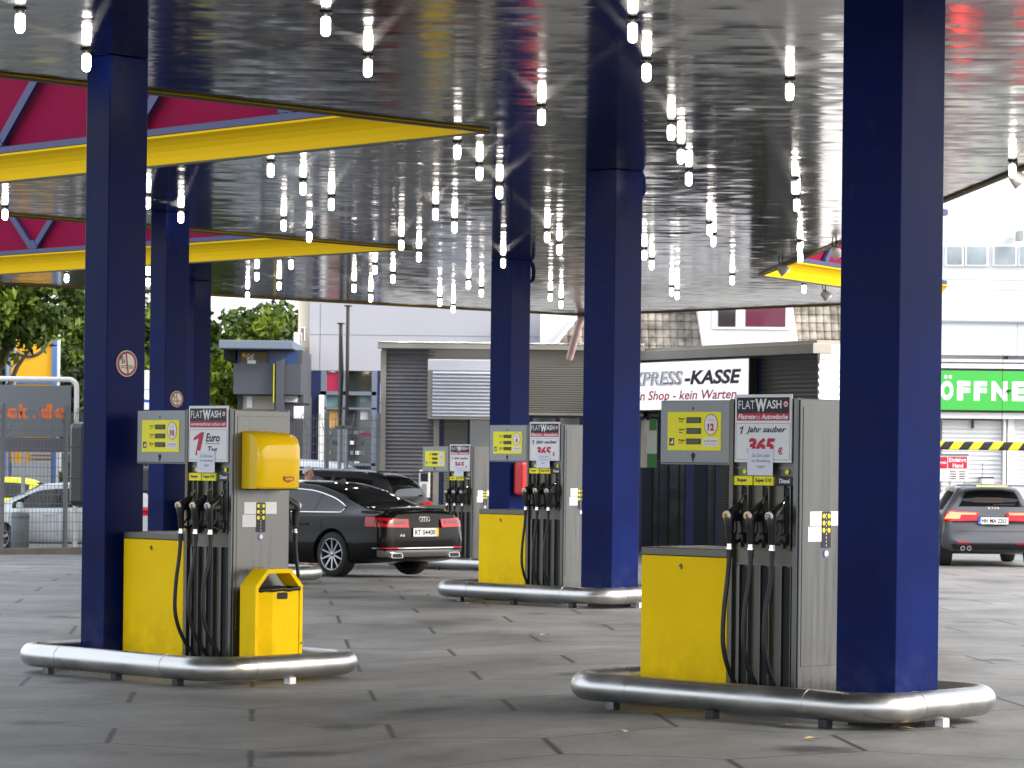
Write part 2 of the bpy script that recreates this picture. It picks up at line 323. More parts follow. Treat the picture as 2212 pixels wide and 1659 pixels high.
def canopy():
    root = tag(empty('canopy', (2, 40, CEIL)), 'large forecourt roof with mirror-like slatted ceiling above all the pumps', 'canopy')
    inv = Matrix.Translation((-2, -40, -CEIL))
    mb = MB(); mb.M = inv; mb.add([(p.x, p.y, CEIL) for p in outline], [tuple(range(len(outline)))[::-1]], ceil_m); o = mb.build('ceiling', root)
    mb = MB(); mb.M = inv; mb.add([(p.x, p.y, CEIL + 1.9) for p in outline], [tuple(range(len(outline)))], roof_m); mb.build('roof', root)
    N = len(outline)
    for i in range(N):
        p, q = outline[i], outline[(i + 1) % N]; pl = Plane(p, q); Mx = inv @ pl.M
        out = -1 if i >= 0 else 1          # outline runs clockwise seen from above: outside is local +y
        mb = MB(); mb.M = Mx
        prof = [(-.03, .0), (.0, .0), (.006, .08), (.02, .15), (.05, .21), (.09, .26), (.14, .30), (.14, .325), (-.03, .325)]
        mb.prism([(a, CEIL - .012 + b) for a, b in prof], 0, pl.L, yel_fascia, axis='x', smooth=False); mb.box(0, pl.L, -.06, .004, CEIL - .034, CEIL - .0125, lip_m)
        mb.build('fascia_strip', root)
        mb = MB(); mb.M = Mx; mb.box(.02, pl.L - .02, -.10, -.06, CEIL + .05, CEIL + 1.85, pink); mb.build('fascia_panel', root)
        mb = MB(); mb.M = Mx
        mb.box(0, pl.L, -.06, .12, CEIL + .325, CEIL + .405, truss_m); mb.box(0, pl.L, -.06, .12, CEIL + 1.78, CEIL + 1.90, truss_m)
        st = 2.9; ph = {2: .34, 4: 1.69}.get(i, .4)
        for j in range(-1, int(pl.L / st) + 1):
            x = ph + j * st
            if x < 0 or x + st > pl.L: continue
            for a, b in (((x, .4), (x + st / 2, 1.8)), ((x + st / 2, 1.8), (x + st, .4))):
                d = Vector((b[0] - a[0], b[1] - a[1])).normalized() * .05; nn = Vector((-d.y, d.x)) * 1.3
                P4 = [Vector(a) + nn, Vector(b) + nn, Vector(b) - nn, Vector(a) - nn]
                mb.prism([(v.x, CEIL + v.y) for v in P4], .0, .06, truss_m, axis='y')
            mb.prism([(x - .16, CEIL + .43), (x + .16, CEIL + .43), (x + .05, CEIL + .58), (x - .05, CEIL + .58)], -.01, .068, truss_m, axis='y')
        mb.build('truss', root)
    return root
yel_fascia = mat('yellow_fascia', (.66, .42, .002), .6, spec=.1)
canopy()
# downpipe at the far corner, running onto the pay kiosk roof
rust = mat('faded_pipe', (.5, .36, .33), .45, var=.15, vs=4)
mb = MB(); a = atY(1257, 668, F1.y - .15); b = atY(1230, 775, F1.y + .4); a.z = CEIL - .02
mb.tube([a, a.lerp(b, .5), b], .085, rust, 14); mb.tube([a.lerp(b, .02), a.lerp(b, .07)], .10, rust, 14)
tag(mb.build('downpipe'), 'faded pinkish rain pipe slanting from the far corner of the canopy to the kiosk roof', 'downpipe')
# ------------------------------------------------------------------ ceiling lamps
bulb_m = mat('lit_lamp_glass', (1, 1, 1), .4, emit=16, ecol=(1, .93, .84))
LP = [(44,18),(187,106),(704,25),(795,118),(988,306),(1036,354),(1079,396),(11,446),(319,420),(391,452),(585,347),(655,388),(716,423),(613,470),(668,496),(941,445),(982,474),(867,514),(905,540),(1087,554),(1012,603),(810,569),(849,589),(555,584),(629,557),(603,605),(144,588),(320,597),(765,610),(801,632),(535,627),(950,642),(979,657),(1040,621),(1189,630),(1212,646),(1367,39),(1397,128),(1170,228),(1706,171),(1450,262),(1471,316),(1488,366),(1717,385),(1721,424),(1182,496),(1208,524),(1392,536),(1408,558),(1533,480),(1541,505),(1582,592),(1728,520),(1729,541),(2187,347),(1116,575),(1451,618),(1463,626),(1737,612)]
mbs = MB(); mbs.lathe([(0.0, 0), (.055, 0), (.055, -.012), (.032, -.02), (.03, -.045), (0.0, -.045)], black, 14); sock = mbs.build('lamp_socket', data_only=True)
mbs = MB(); mbs.lathe([(0.0, -.046), (.03, -.047), (.037, -.06), (.038, -.15), (.034, -.175), (.02, -.19), (0, -.195)], bulb_m, 14); blb = mbs.build('lamp_tube', data_only=True)
for i, (x, y) in enumerate(LP):
    p = atZ(x, y, CEIL)
    r = tag(empty('ceiling_lamp', p, random.random()), 'small bright white tube lamp hanging from the mirror-like canopy ceiling', 'lamp', 'tube lamps under the canopy ceiling')
    link('socket', sock, r); link('lamp_tube', blb, r)
# ------------------------------------------------------------------ columns
plinth_m = mat('plinth_concrete', (.06, .058, .052), .9)
def column(name_label, N, lx, ly, sx, sy, zb, extra=None):
    c = Vector((N[0], N[1], 0)) + RX * lx + RY * ly
    r = tag(empty('canopy_column', (c.x, c.y, zb), PHI), name_label, 'column', 'blue columns carrying the canopy')
    mb = MB(); mb.box(-sx / 2, sx / 2, -sy / 2, sy / 2, .085, CEIL - zb - .002, blue, .008, True); mb.build('shaft', r); mb = MB(); mb.box(-sx / 2 + .06, sx / 2 - .06, -sy / 2 + .06, sy / 2 - .06, -.2, .085, plinth_m); mb.build('plinth', r)
    return r, c
STEP = Vector((-1.34, 16.2))
N12 = (1.967, 20.76); N8 = (.619, 36.74); N4 = (-.70, 53.1); N10 = (-2.352, 25.27); N6 = (-3.70, 41.9); N2 = (-5.05, 58.5)
Z = {12: 0, 8: 0, 4: -.2, 10: -.047, 6: 0, 2: -.29}
col12, _ = column('nearest and widest bright blue column, right of pump 12', N12, .78, 0, .49, .49, Z[12])
col8, _ = column('tall blue column between pump 8 and the yellow cabinet of pump 12, with an elbow pipe at its top', N8, .78, 0, .49, .49, Z[8])
col4, _ = column('blue column behind pump 8 with a red extinguisher case on it', N4, .88, 0, .49, .49, Z[4])
col10, _ = column('dark blue column left of pump 10 with the larger no-smoking sign', N10, -1.64, .07, .32, .43, Z[10])
col6, _ = column('dark blue column just behind pump 10 with the smaller no-smoking sign', N6, -1.70, .02, .35, .43, Z[6])
col2, _ = column('farthest dark blue column of the left row, plain without a sign', N2, -1.70, .02, .35, .43, Z[2])
# rain elbows at the heads of two columns
for cr, k_, off in ((col8, .6, .06), (col4, .95, .12)):
    mb = MB(); z = CEIL - cr.location.z - .14; o_ = .245
    mb.tube(smooth_path([(.2, o_ - .03, z + .11), (.2, o_ + off * .6, z + .10), (.2, o_ + off, z), (.2, o_ + off, z - .10 * k_), (.2, o_ + off * .8, z - .2 * k_), (.2, o_ - .02, z - .24 * k_)], 4), .036, blue, 12); mb.build('elbow_pipe', cr)
cream = mat('sign_cream', (.72, .70, .58), .5); maroon = mat('sign_red', (.36, .015, .06), .5)
def no_smoking(colr, sx, cy, z, R, lab):
    r = tag(empty('no_smoking_sign', colr.matrix_world @ Vector((0, 0, 0)), 0), lab, 'sign'); r.location = colr.location; r.rotation_euler = (0, 0, PHI + pi / 2)
    mb = MB(); mb.M = Matrix.Translation((cy, -sx / 2 - .008, z - colr.location.z))
    n = 40; mb.lathe([(0, -.004), (R, -.004), (R, .006)], cream, n, axis='y', smooth=False)
    def ring(r0, r1, y, m):
        vs = [(rr * cos(2 * pi * k / n), y, rr * sin(2 * pi * k / n)) for rr in (r0, r1) for k in range(n)]
        mb.add(vs, [(k, (k + 1) % n, n + (k + 1) % n, n + k) for k in range(n)], m)
    ring(R * .76, R * .94, -.006, maroon)
    d = Vector((.13, -.99)); t = Vector((.99, .13)) * R * .065
    P = [d * -R * .8 + t, d * R * .8 + t, d * R * .8 - t, d * -R * .8 - t]; mb.add([(p.x, -.0075, p.y) for p in P], [(0, 1, 2, 3)], maroon)
    w = R * .035
    for x0, x1, z0, z1 in ((-.55, .55, -.2, -.2 + .05), (-.55, .55, -.36, -.31), (-.55, -.50, -.36, -.15), (.50, .55, -.36, -.15), (.3, .34, -.36, -.15)): mb.rect(x0 * R, x1 * R, z0 * R, z1 * R, -.0065, ink)
    pts = [(-.52 + .12 * sin(i * .9) - .0 * i, -.02 + i * .075) for i in range(9)]
    mb.tube([(a * R, -.007, b * R) for a, b in pts], R * .03, ink, 5)
    mb.tube([(a * R + R * .18, -.007, b * R + .05 * R) for a, b in pts[:7]], R * .025, ink, 5)
    mb.build('sign_disc', r); return r
bpy.context.view_layer.update()
def colpx(colr, sx, x, y):   # height on the right-hand face
    Y = colr.location.y; return atY(x, y, Y - .15).z
no_smoking(col10, .32, .0, colpx(col10, 0, 271, 785), .115, 'large round no-smoking sign on the column left of pump 10')
no_smoking(col6, .35, .0, colpx(col6, 0, 395, 862), .115, 'small round no-smoking sign just above the display of pump 10')
# extinguisher cases
redm = mat('red_case', (.62, .015, .02), .3, coat=.3)
def case(colr, face, off, z0, z1, w_, m, lab, cross=None):
    r = tag(empty('extinguisher_case', colr.location), lab, 'extinguisher case'); r.location = colr.location; r.rotation_euler = (0, 0, PHI + face); h = z1 - z0; z0 -= colr.location.z
    mb = MB(); mb.box(-w_ / 2, w_ / 2, -off - .26, -off - .03, z0, z0 + h, m, .05, True); mb.build('door', r)
    mb = MB(); mb.box(-w_ / 2 + .02, w_ / 2 - .02, -off - .03, -off - .004, z0 + .03, z0 + h - .03, black, .005); mb.build('back_plate', r)
    mb = MB(); mb.box(-w_ / 2 - .004, w_ / 2 + .004, -off - .264, -off - .10, z0 + h * .33, z0 + h * .345, m, .003); mb.box(-w_ / 2 - .004, w_ / 2 + .004, -off - .264, -off - .10, z0 + h * .70, z0 + h * .715, m, .003); mb.build('band', r)
    if cross:
        mb = MB(); mb.lathe([(0, 0), (.06, 0), (.06, .003)], white, 20, c=(.02, -off - .266, z0 + h * .62), axis='y', smooth=False)
        mb.text('F', -.02, .0, z0 + h * .6, z0 + h * .65, -off - .268, red, .02); mb.text('FEU', .0, .06, z0 + h * .6, z0 + h * .64, -off - .268, ink, .02); mb.build('badge', r)
    return r
case(col10, pi * 1.5, .16, atY(165, 1095, 26.4).z, atY(165, 911, 26.4).z, .34, black, 'black rounded extinguisher case on the far left side of the column beside pump 10')
case(col6, pi * 1.5, .175, atY(327, 1066, 43.2).z, atY(327, 1008, 43.2).z, .30, black, 'dark extinguisher case seen in the gap under the display of pump 10')
case(col4, pi / 2, .245, atY(1128, 1068, 53).z, atY(1128, 997, 53).z, .36, redm, 'red extinguisher case on the blue column above the cabinet of pump 8', True)
# ------------------------------------------------------------------ guard rails
def guard(label, N, z, x0, x1, y0, y1, rho=.33, r=.1, feet=None, sticker=False):
    e = tag(empty('guard_rail', (N[0], N[1], z), PHI), label, 'guard rail', 'steel tube guards round the pump islands')
    pts = []
    for cx, cy, a0 in ((x1 - rho, y0 + rho, -90), (x1 - rho, y1 - rho, 0), (x0 + rho, y1 - rho, 90), (x0 + rho, y0 + rho, 180)):
        pts += [(cx + rho * cos(radians(a0 + k * 9)), cy + rho * sin(radians(a0 + k * 9)), .15) for k in range(11)]
    mb = MB(); mb.tube(pts, r, pipe_m, 28, closed=True); mb.build('rail', e)
    for q in ((x1 - rho - .25, y0, .15), (x1, y0 + rho + .05, .15), (x0 + rho + .3, y0, .15)):   # weld seams
        ax = (1, 0, 0) if abs(q[1] - y0) < .01 else (0, 1, 0); mb = MB()
        mb.tube([Vector(q) - Vector(ax) * .006, Vector(q) + Vector(ax) * .006], r + .0025, pipe_m, 28); mb.build('weld_seam', e)
    for fx, fy, mm in feet or ((x0 + .45, y0, steel), (x0 + 1.35, y0, black), (x1 - .45, y0, black), (x1, (y0 + y1) / 2, white), (x0 + .6, y1, steel), (x1 - .6, y1, steel)):
        mb = MB(); mb.box(fx - .035, fx + .035, fy - .035, fy + .035, -.0, .08, mm, .004); mb.build('foot', e)
    return e
guard('nearest polished steel tube guard, round pump 12 in the right foreground', N12, Z[12], -1.62, 1.14, -.56, .82)
guard('steel tube guard round pump 8, half hidden by the yellow cabinet of pump 12', N8, Z[8], -1.62, 1.14, -.56, .82)
guard('shaded steel tube guard behind the black saloon, round the farthest pump', N4, Z[4], -1.62, 1.14, -.56, .82)
guard('polished steel tube guard round pump 10 and the yellow bin on the left', N10, -.12, -1.86, .72, -.80, .85)
guard('steel tube guard of which only the rounded end shows right of the yellow bin', N6, Z[6], -1.98, .72, -.84, .85)
# ================================================================== fuel pumps
_mc = {}
def shared(key, fn):
    if key not in _mc: mb = MB(); fn(mb); _mc[key] = mb.build(key, data_only=True)
    return _mc[key]
H = 2.20
def f_body(mb):
    W, D = .60, .66
    mb.box(-W, 0, .035, D - .035, .02, H - .012, steel_dk, .006)                     # core
    mb.box(-.035, 0, 0, .035, .0, H, steel, .004); mb.box(-W, -W + .035, 0, .035, .0, H - .005, steel_dk, .004)   # front edge posts
    mb.box(-.034, -.001, D - .034, D, .0, H, steel, .004); mb.box(-W, -W + .035, D - .035, D, .0, H - .005, steel_dk, .004)
    mb.box(.001, .010, .02, D - .02, .03, H - .012, steel, .003)                 # end sheet
    mb.box(.010, .014, .05, D - .06, .34, H - .06, steel, .002)
    mb.box(-W + .01, -.01, .02, D - .02, H - .02, H - .004, steel_dk, .003)
    for z0, z1 in ((1.705, 1.718), (1.033, 1.043), (1.145, 1.153)): mb.box(-W + .035, -.036, .028, .0345, z0, z1, steel, .001)
    mb.box(-W - .006, -W, .1, .56, .0, 1.6, steel_dk, .002)
    mb.box(-W - .01, -.0, .012, .03, .0, .06, steel_dk)
def f_slots(mb):
    for k in range(3):
        xc = -.52 + .187 * k + .055
        mb.box(xc - .030, xc + .030, .018, .034, 1.175, 1.575, dark, .004); mb.box(xc + .030, xc + .042, -.004, .034, 1.155, 1.59, steel_dk, .003)
        mb.box(xc - .040, xc - .030, .010, .034, 1.155, 1.59, steel_dk, .003)
        mb.box(xc - .040, xc + .040, .0, .034, 1.143, 1.155, steel_dk, .002)
def f_channels(mb):
    for k in range(3):
        xc = -.52 + .187 * k + .055
        mb.box(xc - .026, xc + .036, .012, .034, .03, 1.02, dark, .002)
        mb.box(xc - .040, xc - .028, -.006, .034, .03, 1.035, steel, .003); mb.box(xc + .037, xc + .046, .002, .034, .03, 1.03, steel_dk, .003)
        mb.box(xc - .070, xc - .055, .014, .034, .03, 1.02, steel_dk, .002)
def f_grade(k):
    def fn(mb):
        xc = -.52 + .187 * k + .03; yb, tm = (yel_sign, ink) if k < 2 else (ink, wht_face)
        mb.box(xc - .086, xc + .086, .012, .034, 1.59, 1.655, yb, .003)
        mb.text(('Super', 'Super E10', 'Diesel')[k], xc - (.045, .07, .045)[k], xc + (.045, .07, .045)[k], 1.608, 1.64, .010, tm, .03)
        if k != 1: mb.lathe([(0, 0), (.017, 0), (.017, .004)], yel_sign, 16, c=(xc + .01, .024, 1.686), axis='y', smooth=False)
    return fn
def f_box(mb): mb.box(-1.235, -.602, .0, .42, 1.73, 2.187, grey_box, .008); mb.box(-.602, -.600, .02, .4, 1.74, 2.17, dark); mb.box(-1.225, -.61, -.002, .001, 1.74, 1.745, dark)
def f_panel(num):
    def fn(mb):
        X0, X1, Z0, Z1 = -1.165, -.675, 1.83, 2.105; w_, h = X1 - X0, Z1 - Z0
        mb.box(X0, X1, -.006, .004, Z0, Z1, yel_sign, .002); y = -.0075
        R = lambda a, b, c, d, m, yy=y: mb.rect(X0 + a * w_, X0 + b * w_, Z1 - d * h, Z1 - c * h, yy, m)
        T = lambda t, a, b, c, d, m, bo=.02, sh=0, yy=y - .001: mb.text(t, X0 + a * w_, X0 + b * w_, Z1 - d * h, Z1 - c * h, yy, m, bo, sh)
        for c, d, t1, t2 in ((.15, .28, 'Betrag', 'EUR'), (.43, .56, 'Abgabe', 'Liter'), (.70, .83, 'Preis', 'EUR/Liter')):
            mb.box(X0 + .36 * w_, X0 + .63 * w_, -.010, -.004, Z1 - (d + .01) * h, Z1 - (c - .01) * h, ink, .001); R(.375, .615, c + .01, d - .01, lcd, -.0115)
            T(t1, .22, .33, c + .0, c + .07, ink); T(t2, .22, .30, c + .085, c + .12, ink)
        mb.lathe([(0, 0), (1, 0)], maroon, 28, axis='y', smooth=False)
        mb.v[-56:] = [tuple(mb.M @ Vector((X0 + .82 * w_ + x * .062, y - .0005, Z1 - .33 * h + z * .076))) for x, _, z in [(cos(2 * pi * k / 28) * rr, 0, sin(2 * pi * k / 28) * rr) for rr in (0.001, 1) for k in range(28)]]
        mb.disc((X0 + .82 * w_, y - .001, Z1 - .33 * h), .057, .071, wht_face, 28)
        (one(mb, X0 + .755 * w_, X0 + .795 * w_, Z1 - .49 * h, Z1 - .30 * h, y - .003, red, .55) if num > 9 else None); T(str(num)[-1], .81 if num > 9 else .79, .88 if num > 9 else .85, .30, .49, red, .05, 0, y - .003); T('Zapfpunkt', .76, .88, .2, .235, ink2, .0, 0, y - .002)
        R(.67, .96, .67, .89, wht_face, y - .0003); T('EC  VISA  AGIP  DKV', .70, .93, .73, .78, red, .02, 0, y - .001); T('bargeldlos tanken', .70, .93, .82, .85, ink2, .0, 0, y - .001)
        R(.04, .13, .68, .87, ink, y - .0003); mb.add([(X0 + (.05 + a * .07) * w_, y - .001, Z1 - (.83 - b * .13) * h) for a, b in ((.2, 0), (.95, 0), (1, .45), (.75, 1), (.55, .9), (.6, .5), (.15, .35))], [tuple(range(7))], wht_face)
    return fn
def f_key(mb): mb.lathe([(0, -.004), (.018, -.004), (.02, 0)], black, 14, c=(-.93, -.0, 1.795), axis='y'); mb.box(-.936, -.924, -.008, -.002, 1.755, 1.80, black, .002); mb.box(-.935, -.93, -.005, 0, 2.12, 2.14, dark)
def f_cab(mb): mb.box(-1.405, -.61, .005, .655, .075, 1.075, yel, .006); mb.box(-1.35, -.66, .06, .6, -.2, .075, dark)
def f_cabtop(mb): mb.box(-1.40, -.602, -.004, .665, 1.077, 1.135, steel_dk, .006)
def f_lock(mb): mb.lathe([(0, -.008), (.011, -.008), (.014, 0)], steel, 14, c=(-1.035, .003, 1.01), axis='y'); mb.box(-1.030, -1.020, -.008, .002, .983, 1.005, steel, .002)
def f_poster(kind):
    def fn(mb):
        X0, X1, Z0, Z1 = -.545, -.045, 1.75, 2.225; w_, h = X1 - X0, Z1 - Z0
        mb.box(X0, X1, -.010, .004, Z0, Z1, white, .003); y = -.0115
        R = lambda a, b, c, d, m, yy=y: mb.rect(X0 + a * w_, X0 + b * w_, Z1 - d * h, Z1 - c * h, yy, m)
        T = lambda t, a, b, c, d, m, bo=.02, sh=0, yy=y - .0012: mb.text(t, X0 + a * w_, X0 + b * w_, Z1 - d * h, Z1 - c * h, yy, m, bo, sh)
        R(.035, .965, .045, .275, ink); R(.035, .965, .275, .385, red)
        T('FLAT', .065, .355, .09, .215, wht_face, .0); T('W', .365, .565, .065, .255, wht_face, .05); T('ASH', .56, .825, .085, .21, wht_face, .02)
        mb.disc((X0 + .90 * w_, y - .0006, Z1 - .145 * h), .024, .024, red, 20); mb.disc((X0 + .90 * w_, y - .001, Z1 - .145 * h), .018, .018, wht_face, 20); T('de', .872, .928, .12, .165, red, .03, 0, y - .002)
        for a, b, c, d in ((.02, .98, .425, .430), (.02, .98, .955, .960), (.02, .026, .42, .96), (.974, .98, .42, .96)): R(a, b, c, d, ink2)
        if kind == 'euro':
            T('umgerechnet schon ab', .06, .94, .295, .37, wht_face, .02, .25)
            one(mb, X0 + .14 * w_, X0 + .40 * w_, Z1 - .88 * h, Z1 - .47 * h, y - .001, red, .40); T('Euro', .45, .80, .49, .64, ink, .02, .2); R(.44, .80, .668, .68, red); T('Tag', .50, .74, .72, .87, ink, .02, .2)
        else:
            T('Flatrate', .06, .37, .29, .365, wht_face, .03, .25); T('f\u00fcr die', .385, .45, .295, .37, wht_face, 0, .2); T('Autow\u00e4sche', .47, .94, .29, .365, wht_face, .03, .25)
            one(mb, X0 + .09 * w_, X0 + .16 * w_, Z1 - .585 * h, Z1 - .47 * h, y - .001, ink, .34); T('Jahr sauber', .21, .91, .47, .585, ink, .02, .25)
            T('365', .22, .72, .635, .865, red, .05, .2); T('\u20ac', .77, .85, .775, .885, red, .03)
    return fn
def one(mb, x0, x1, z0, z1, y, m, t):
    w_ = x1 - x0; t *= w_; h = z1 - z0
    mb.add([(x0 + .15 * w_, y, z0), (x0 + .15 * w_ + t, y, z0), (x1, y, z1), (x1 - t * .75, y, z1), (x0, y, z1 - h * .24), (x0 - .04 * w_, y, z1 - h * .36), (x1 - t * 1.3, y, z1 - h * .27)], [(0, 1, 2, 3, 6), (3, 4, 5, 6)], m)
def f_note(mb):
    mb.box(-.425, -.20, -.0155, -.0145, 1.66, 1.845, paper); 
    for i, t in enumerate(('Zur Zeit Leider', 'nur Barzahlung', 'm\u00f6glich')):
        a = (.04, .04, .085)[i]; mb.text(t, -.425 + a, -.20 - a + .015, 1.80 - i * .04 - .012, 1.80 - i * .04 + .012, -.0168, ink2, 0)
def f_sticker(y0=.34):
    def fn(mb):
        mb.M = Matrix.Translation((.014, 0, .155)) @ Matrix.Rotation(pi / 2, 4, 'Z')    # local x -> +y, facing +x
        mb.rect(.13, .275, 1.16, 1.26, -.002, wht_face); mb.rect(.11, .265, 1.05, 1.155, -.0022, paper)
        mb.rect(.365, .50, 1.16, 1.26, -.002, wht_face); mb.rect(.265, .372, 1.005, 1.255, -.003, ink)
        for i in range(3):
            for xx in (.29, .348): mb.disc((xx, -.0045, 1.228 - i * .05), .016, .017, yel_sign, 14)
        for i in range(9): mb.rect(.316, .321, 1.015 + i * .027, 1.03 + i * .027, -.0045, wht_face)
        mb.disc((.318, -.004, .965), .028, .028, mat('sticker_blue', (.1, .16, .5), .5), 18); mb.disc((.325, -.0045, .967), .02, .02, wht_face, 18)
        mb.M = Matrix.Identity(4)
    return fn
def f_nozzle(kind):     # local: slot at x=0 face at y=0
    def fn(mb):
        mb.M = Matrix.Translation((0, 0, .158))
        mb.tube([(0, .015, 1.37), (0, -.045, 1.315), (0, -.062, 1.295)], .016, chrome, 10, rs=[.012, .015, .017])
        mb.tube([(0, -.055, 1.30), (0, -.085, 1.272), (0, -.13, 1.245), (0, -.165, 1.222), (0, -.175, 1.19), (0, -.168, 1.14), (0, -.163, 1.05), (0, -.162, 1.025)], .03, black, 12, rs=[.022, .029, .035, .043, .038, .030, .027, .022])
        mb.box(-.026, .026, -.165, -.05, 1.18, 1.245, black, .02, True)
        mb.tube([(0, -.06, 1.23), (0, -.035, 1.15), (0, -.04, 1.06), (0, -.09, 1.03), (0, -.15, 1.05)], .012, black, 8); mb.tube([(0, -.10, 1.19), (0, -.095, 1.12), (0, -.13, 1.07)], .009, black, 8)
        mb.box(-.028, .028, -.055, .02, 1.03, 1.10, black, .012)
    return fn
def f_badge(kind):
    def fn(mb):
        mb.M = Matrix.Translation((-.004, -.205, 1.376)) @ Matrix.Rotation(radians(12), 4, 'X')
        mb.lathe([(0.0, 0), (.030, 0), (.033, .006), (.033, .02)], wht_face, 20, axis='y')
        mb.lathe([(0, -.002), (.023, -.002)], orange if kind < 2 else ink2, 18, axis='y', smooth=False); mb.text('S' if kind < 2 else 'D', -.009, .009, -.012, .012, -.0035, wht_face if kind == 2 else ink, .03)
        mb.M = Matrix.Identity(4)
    return fn
def f_collar(mb): mb.M = Matrix.Translation((0, 0, .158)); mb.tube([(0, -.162, 1.03), (0, -.163, .995)], .021, chrome, 12); mb.tube([(0, -.163, .999), (0, -.164, .985)], .024, chrome, 12)
def f_hose(k):
    def fn(mb):
        P = [(0, -.163, 1.148), (0, -.166, 1.06), (-.003, -.178, .92), (-.01, -.20, .74), (-.012, -.21, .54), (-.008, -.195, .42), (-.002, -.155, .31), (.006, -.09, .20), (.012, -.03, .12), (.012, .0, .05)]
        P = [(a + .004 * sin(k * 2 + b * 9), b - .01 * k * (c < .8), c) for a, b, c in P]; P = smooth_path(P, 4)
        mb.tube(P, .0165, rubber, 10); mb.tube(P[:4], .0215, rubber, 10)
    return fn
def pump(num, N, z, label, poster='jahr', back=True):
    r = tag(empty('fuel_pump', (N[0], N[1], z), PHI), label, 'fuel pump', 'self-service fuel pumps')
    for nm, key, fn in (('housing', 'housing', f_body), ('nozzle_slots', 'nozzle_slots', f_slots), ('hose_channels', 'hose_channels', f_channels), ('display_box', 'display_box', f_box),
                        ('cabinet', 'cabinet', f_cab), ('cabinet_top', 'cabinet_top', f_cabtop), ('information_sticker', 'information_sticker', f_sticker())):
        o = link(nm, shared(key, fn), r)
        if nm == 'display_box': p = link('price_panel', shared('price_panel%d' % num, f_panel(num)), o); link('keyhole', shared('keyhole', f_key), o)
        if nm == 'cabinet': link('lock', shared('lock', f_lock), o)
    o = link('poster', shared('poster' + poster, f_poster(poster)), r); n = link('paper_note', shared('paper_note', f_note), o)
    for k in range(3): link('grade_label', shared('grade_label%d' % k, f_grade(k)), r)
    for side in ((0, 1) if back else (0,)):
        for k in range(3):
            o = link('nozzle', shared('nozzle', f_nozzle(0)), r); q = link('hose', shared('hose%d' % k, f_hose(k)), r)
            for x in (o, q):
                if side == 0: x.location = (-.52 + .187 * k + .055, .012, 0)
                else: x.location = (-.09 - .187 * k, .65, 0); x.rotation_euler = (0, 0, pi)
            link('nozzle_badge', shared('nozzle_badge%d' % (k == 2), f_badge(2 if k == 2 else 0)), o); link('collar', shared('collar', f_collar), o)
    return r
pump(12, N12, Z[12], 'pump 12, nearest fuel pump with yellow cabinet, right foreground')
pump(8, N8, Z[8], 'pump 8, middle fuel pump with yellow cabinet beside the blue column with a pipe elbow')
pump(4, N4, Z[4], 'farthest fuel pump, behind the tail of the black saloon')
pump(10, N10, Z[10], 'pump 10 with 1 Euro Tag poster and yellow towel box on its side', 'euro')
pump(6, N6, Z[6], 'fuel pump almost wholly hidden behind pump 10', 'euro')
# ------------------------------------------------------------------ towel box on pump 10
def towel():
    e = tag(empty('towel_dispenser', Vector((N10[0], N10[1], Z[10])) + RX * .014, PHI), 'glossy yellow towel dispenser with rounded top fixed to the side of pump 10', 'dispenser')
    # side profile in (x out, z)
    y0, y1 = .10, .58; z0 = 1.53
    prof = [(0, 0), (.21, 0), (.225, .02), (.235, .25), (.23, .36), (.205, .43), (.15, .465), (.07, .485), (0, .495)]
    prof = [(a, z0 + b) for a, b in prof]
    mb = MB(); n = len(prof); k = 10; vs = []
    for j in range(k + 1):
        t = j / k; yy = y0 + (y1 - y0) * t; s_ = 1 - .16 * abs(2 * t - 1) ** 5
        vs += [(a * s_, yy, z0 + (b - z0) * (1 - .03 * abs(2 * t - 1) ** 4)) for a, b in prof]
    mb.add(vs, [(j * n + i, j * n + i + 1, (j + 1) * n + i + 1, (j + 1) * n + i) for j in range(k) for i in range(n - 1)], yel_gl, True)
    mb.add(vs[:n], [tuple(range(n))], yel_gl); mb.add(vs[-n:], [tuple(range(n))[::-1]], yel_gl); mb.add(vs, [tuple(j * n for j in range(k + 1)), ], yel_gl); mb.build('cover', e)
    mb = MB(); mb.M = Matrix.Translation((.236, 0, 0)) @ Matrix.Rotation(pi / 2, 4, 'Z')
    c, zz = .42, z0 + .085; P = [(-.055, .02), (.055, .02), (.055, -.012), (0, -.032), (-.055, -.012)]
    mb.prism([(c + a, zz + b) for a, b in P], -.006, .012, mat('badge_rust', (.5, .1, .02), .5), axis='y'); mb.text('airfresh', c - .04, c + .035, zz - .01, zz + .01, -.0075, yel_sign, .02, .2); mb.build('badge', e)
    mb = MB(); mb.box(.02, .2, y0 + .03, y1 - .03, z0 - .012, z0 - .001, dark); mb.build('slot', e)
towel()
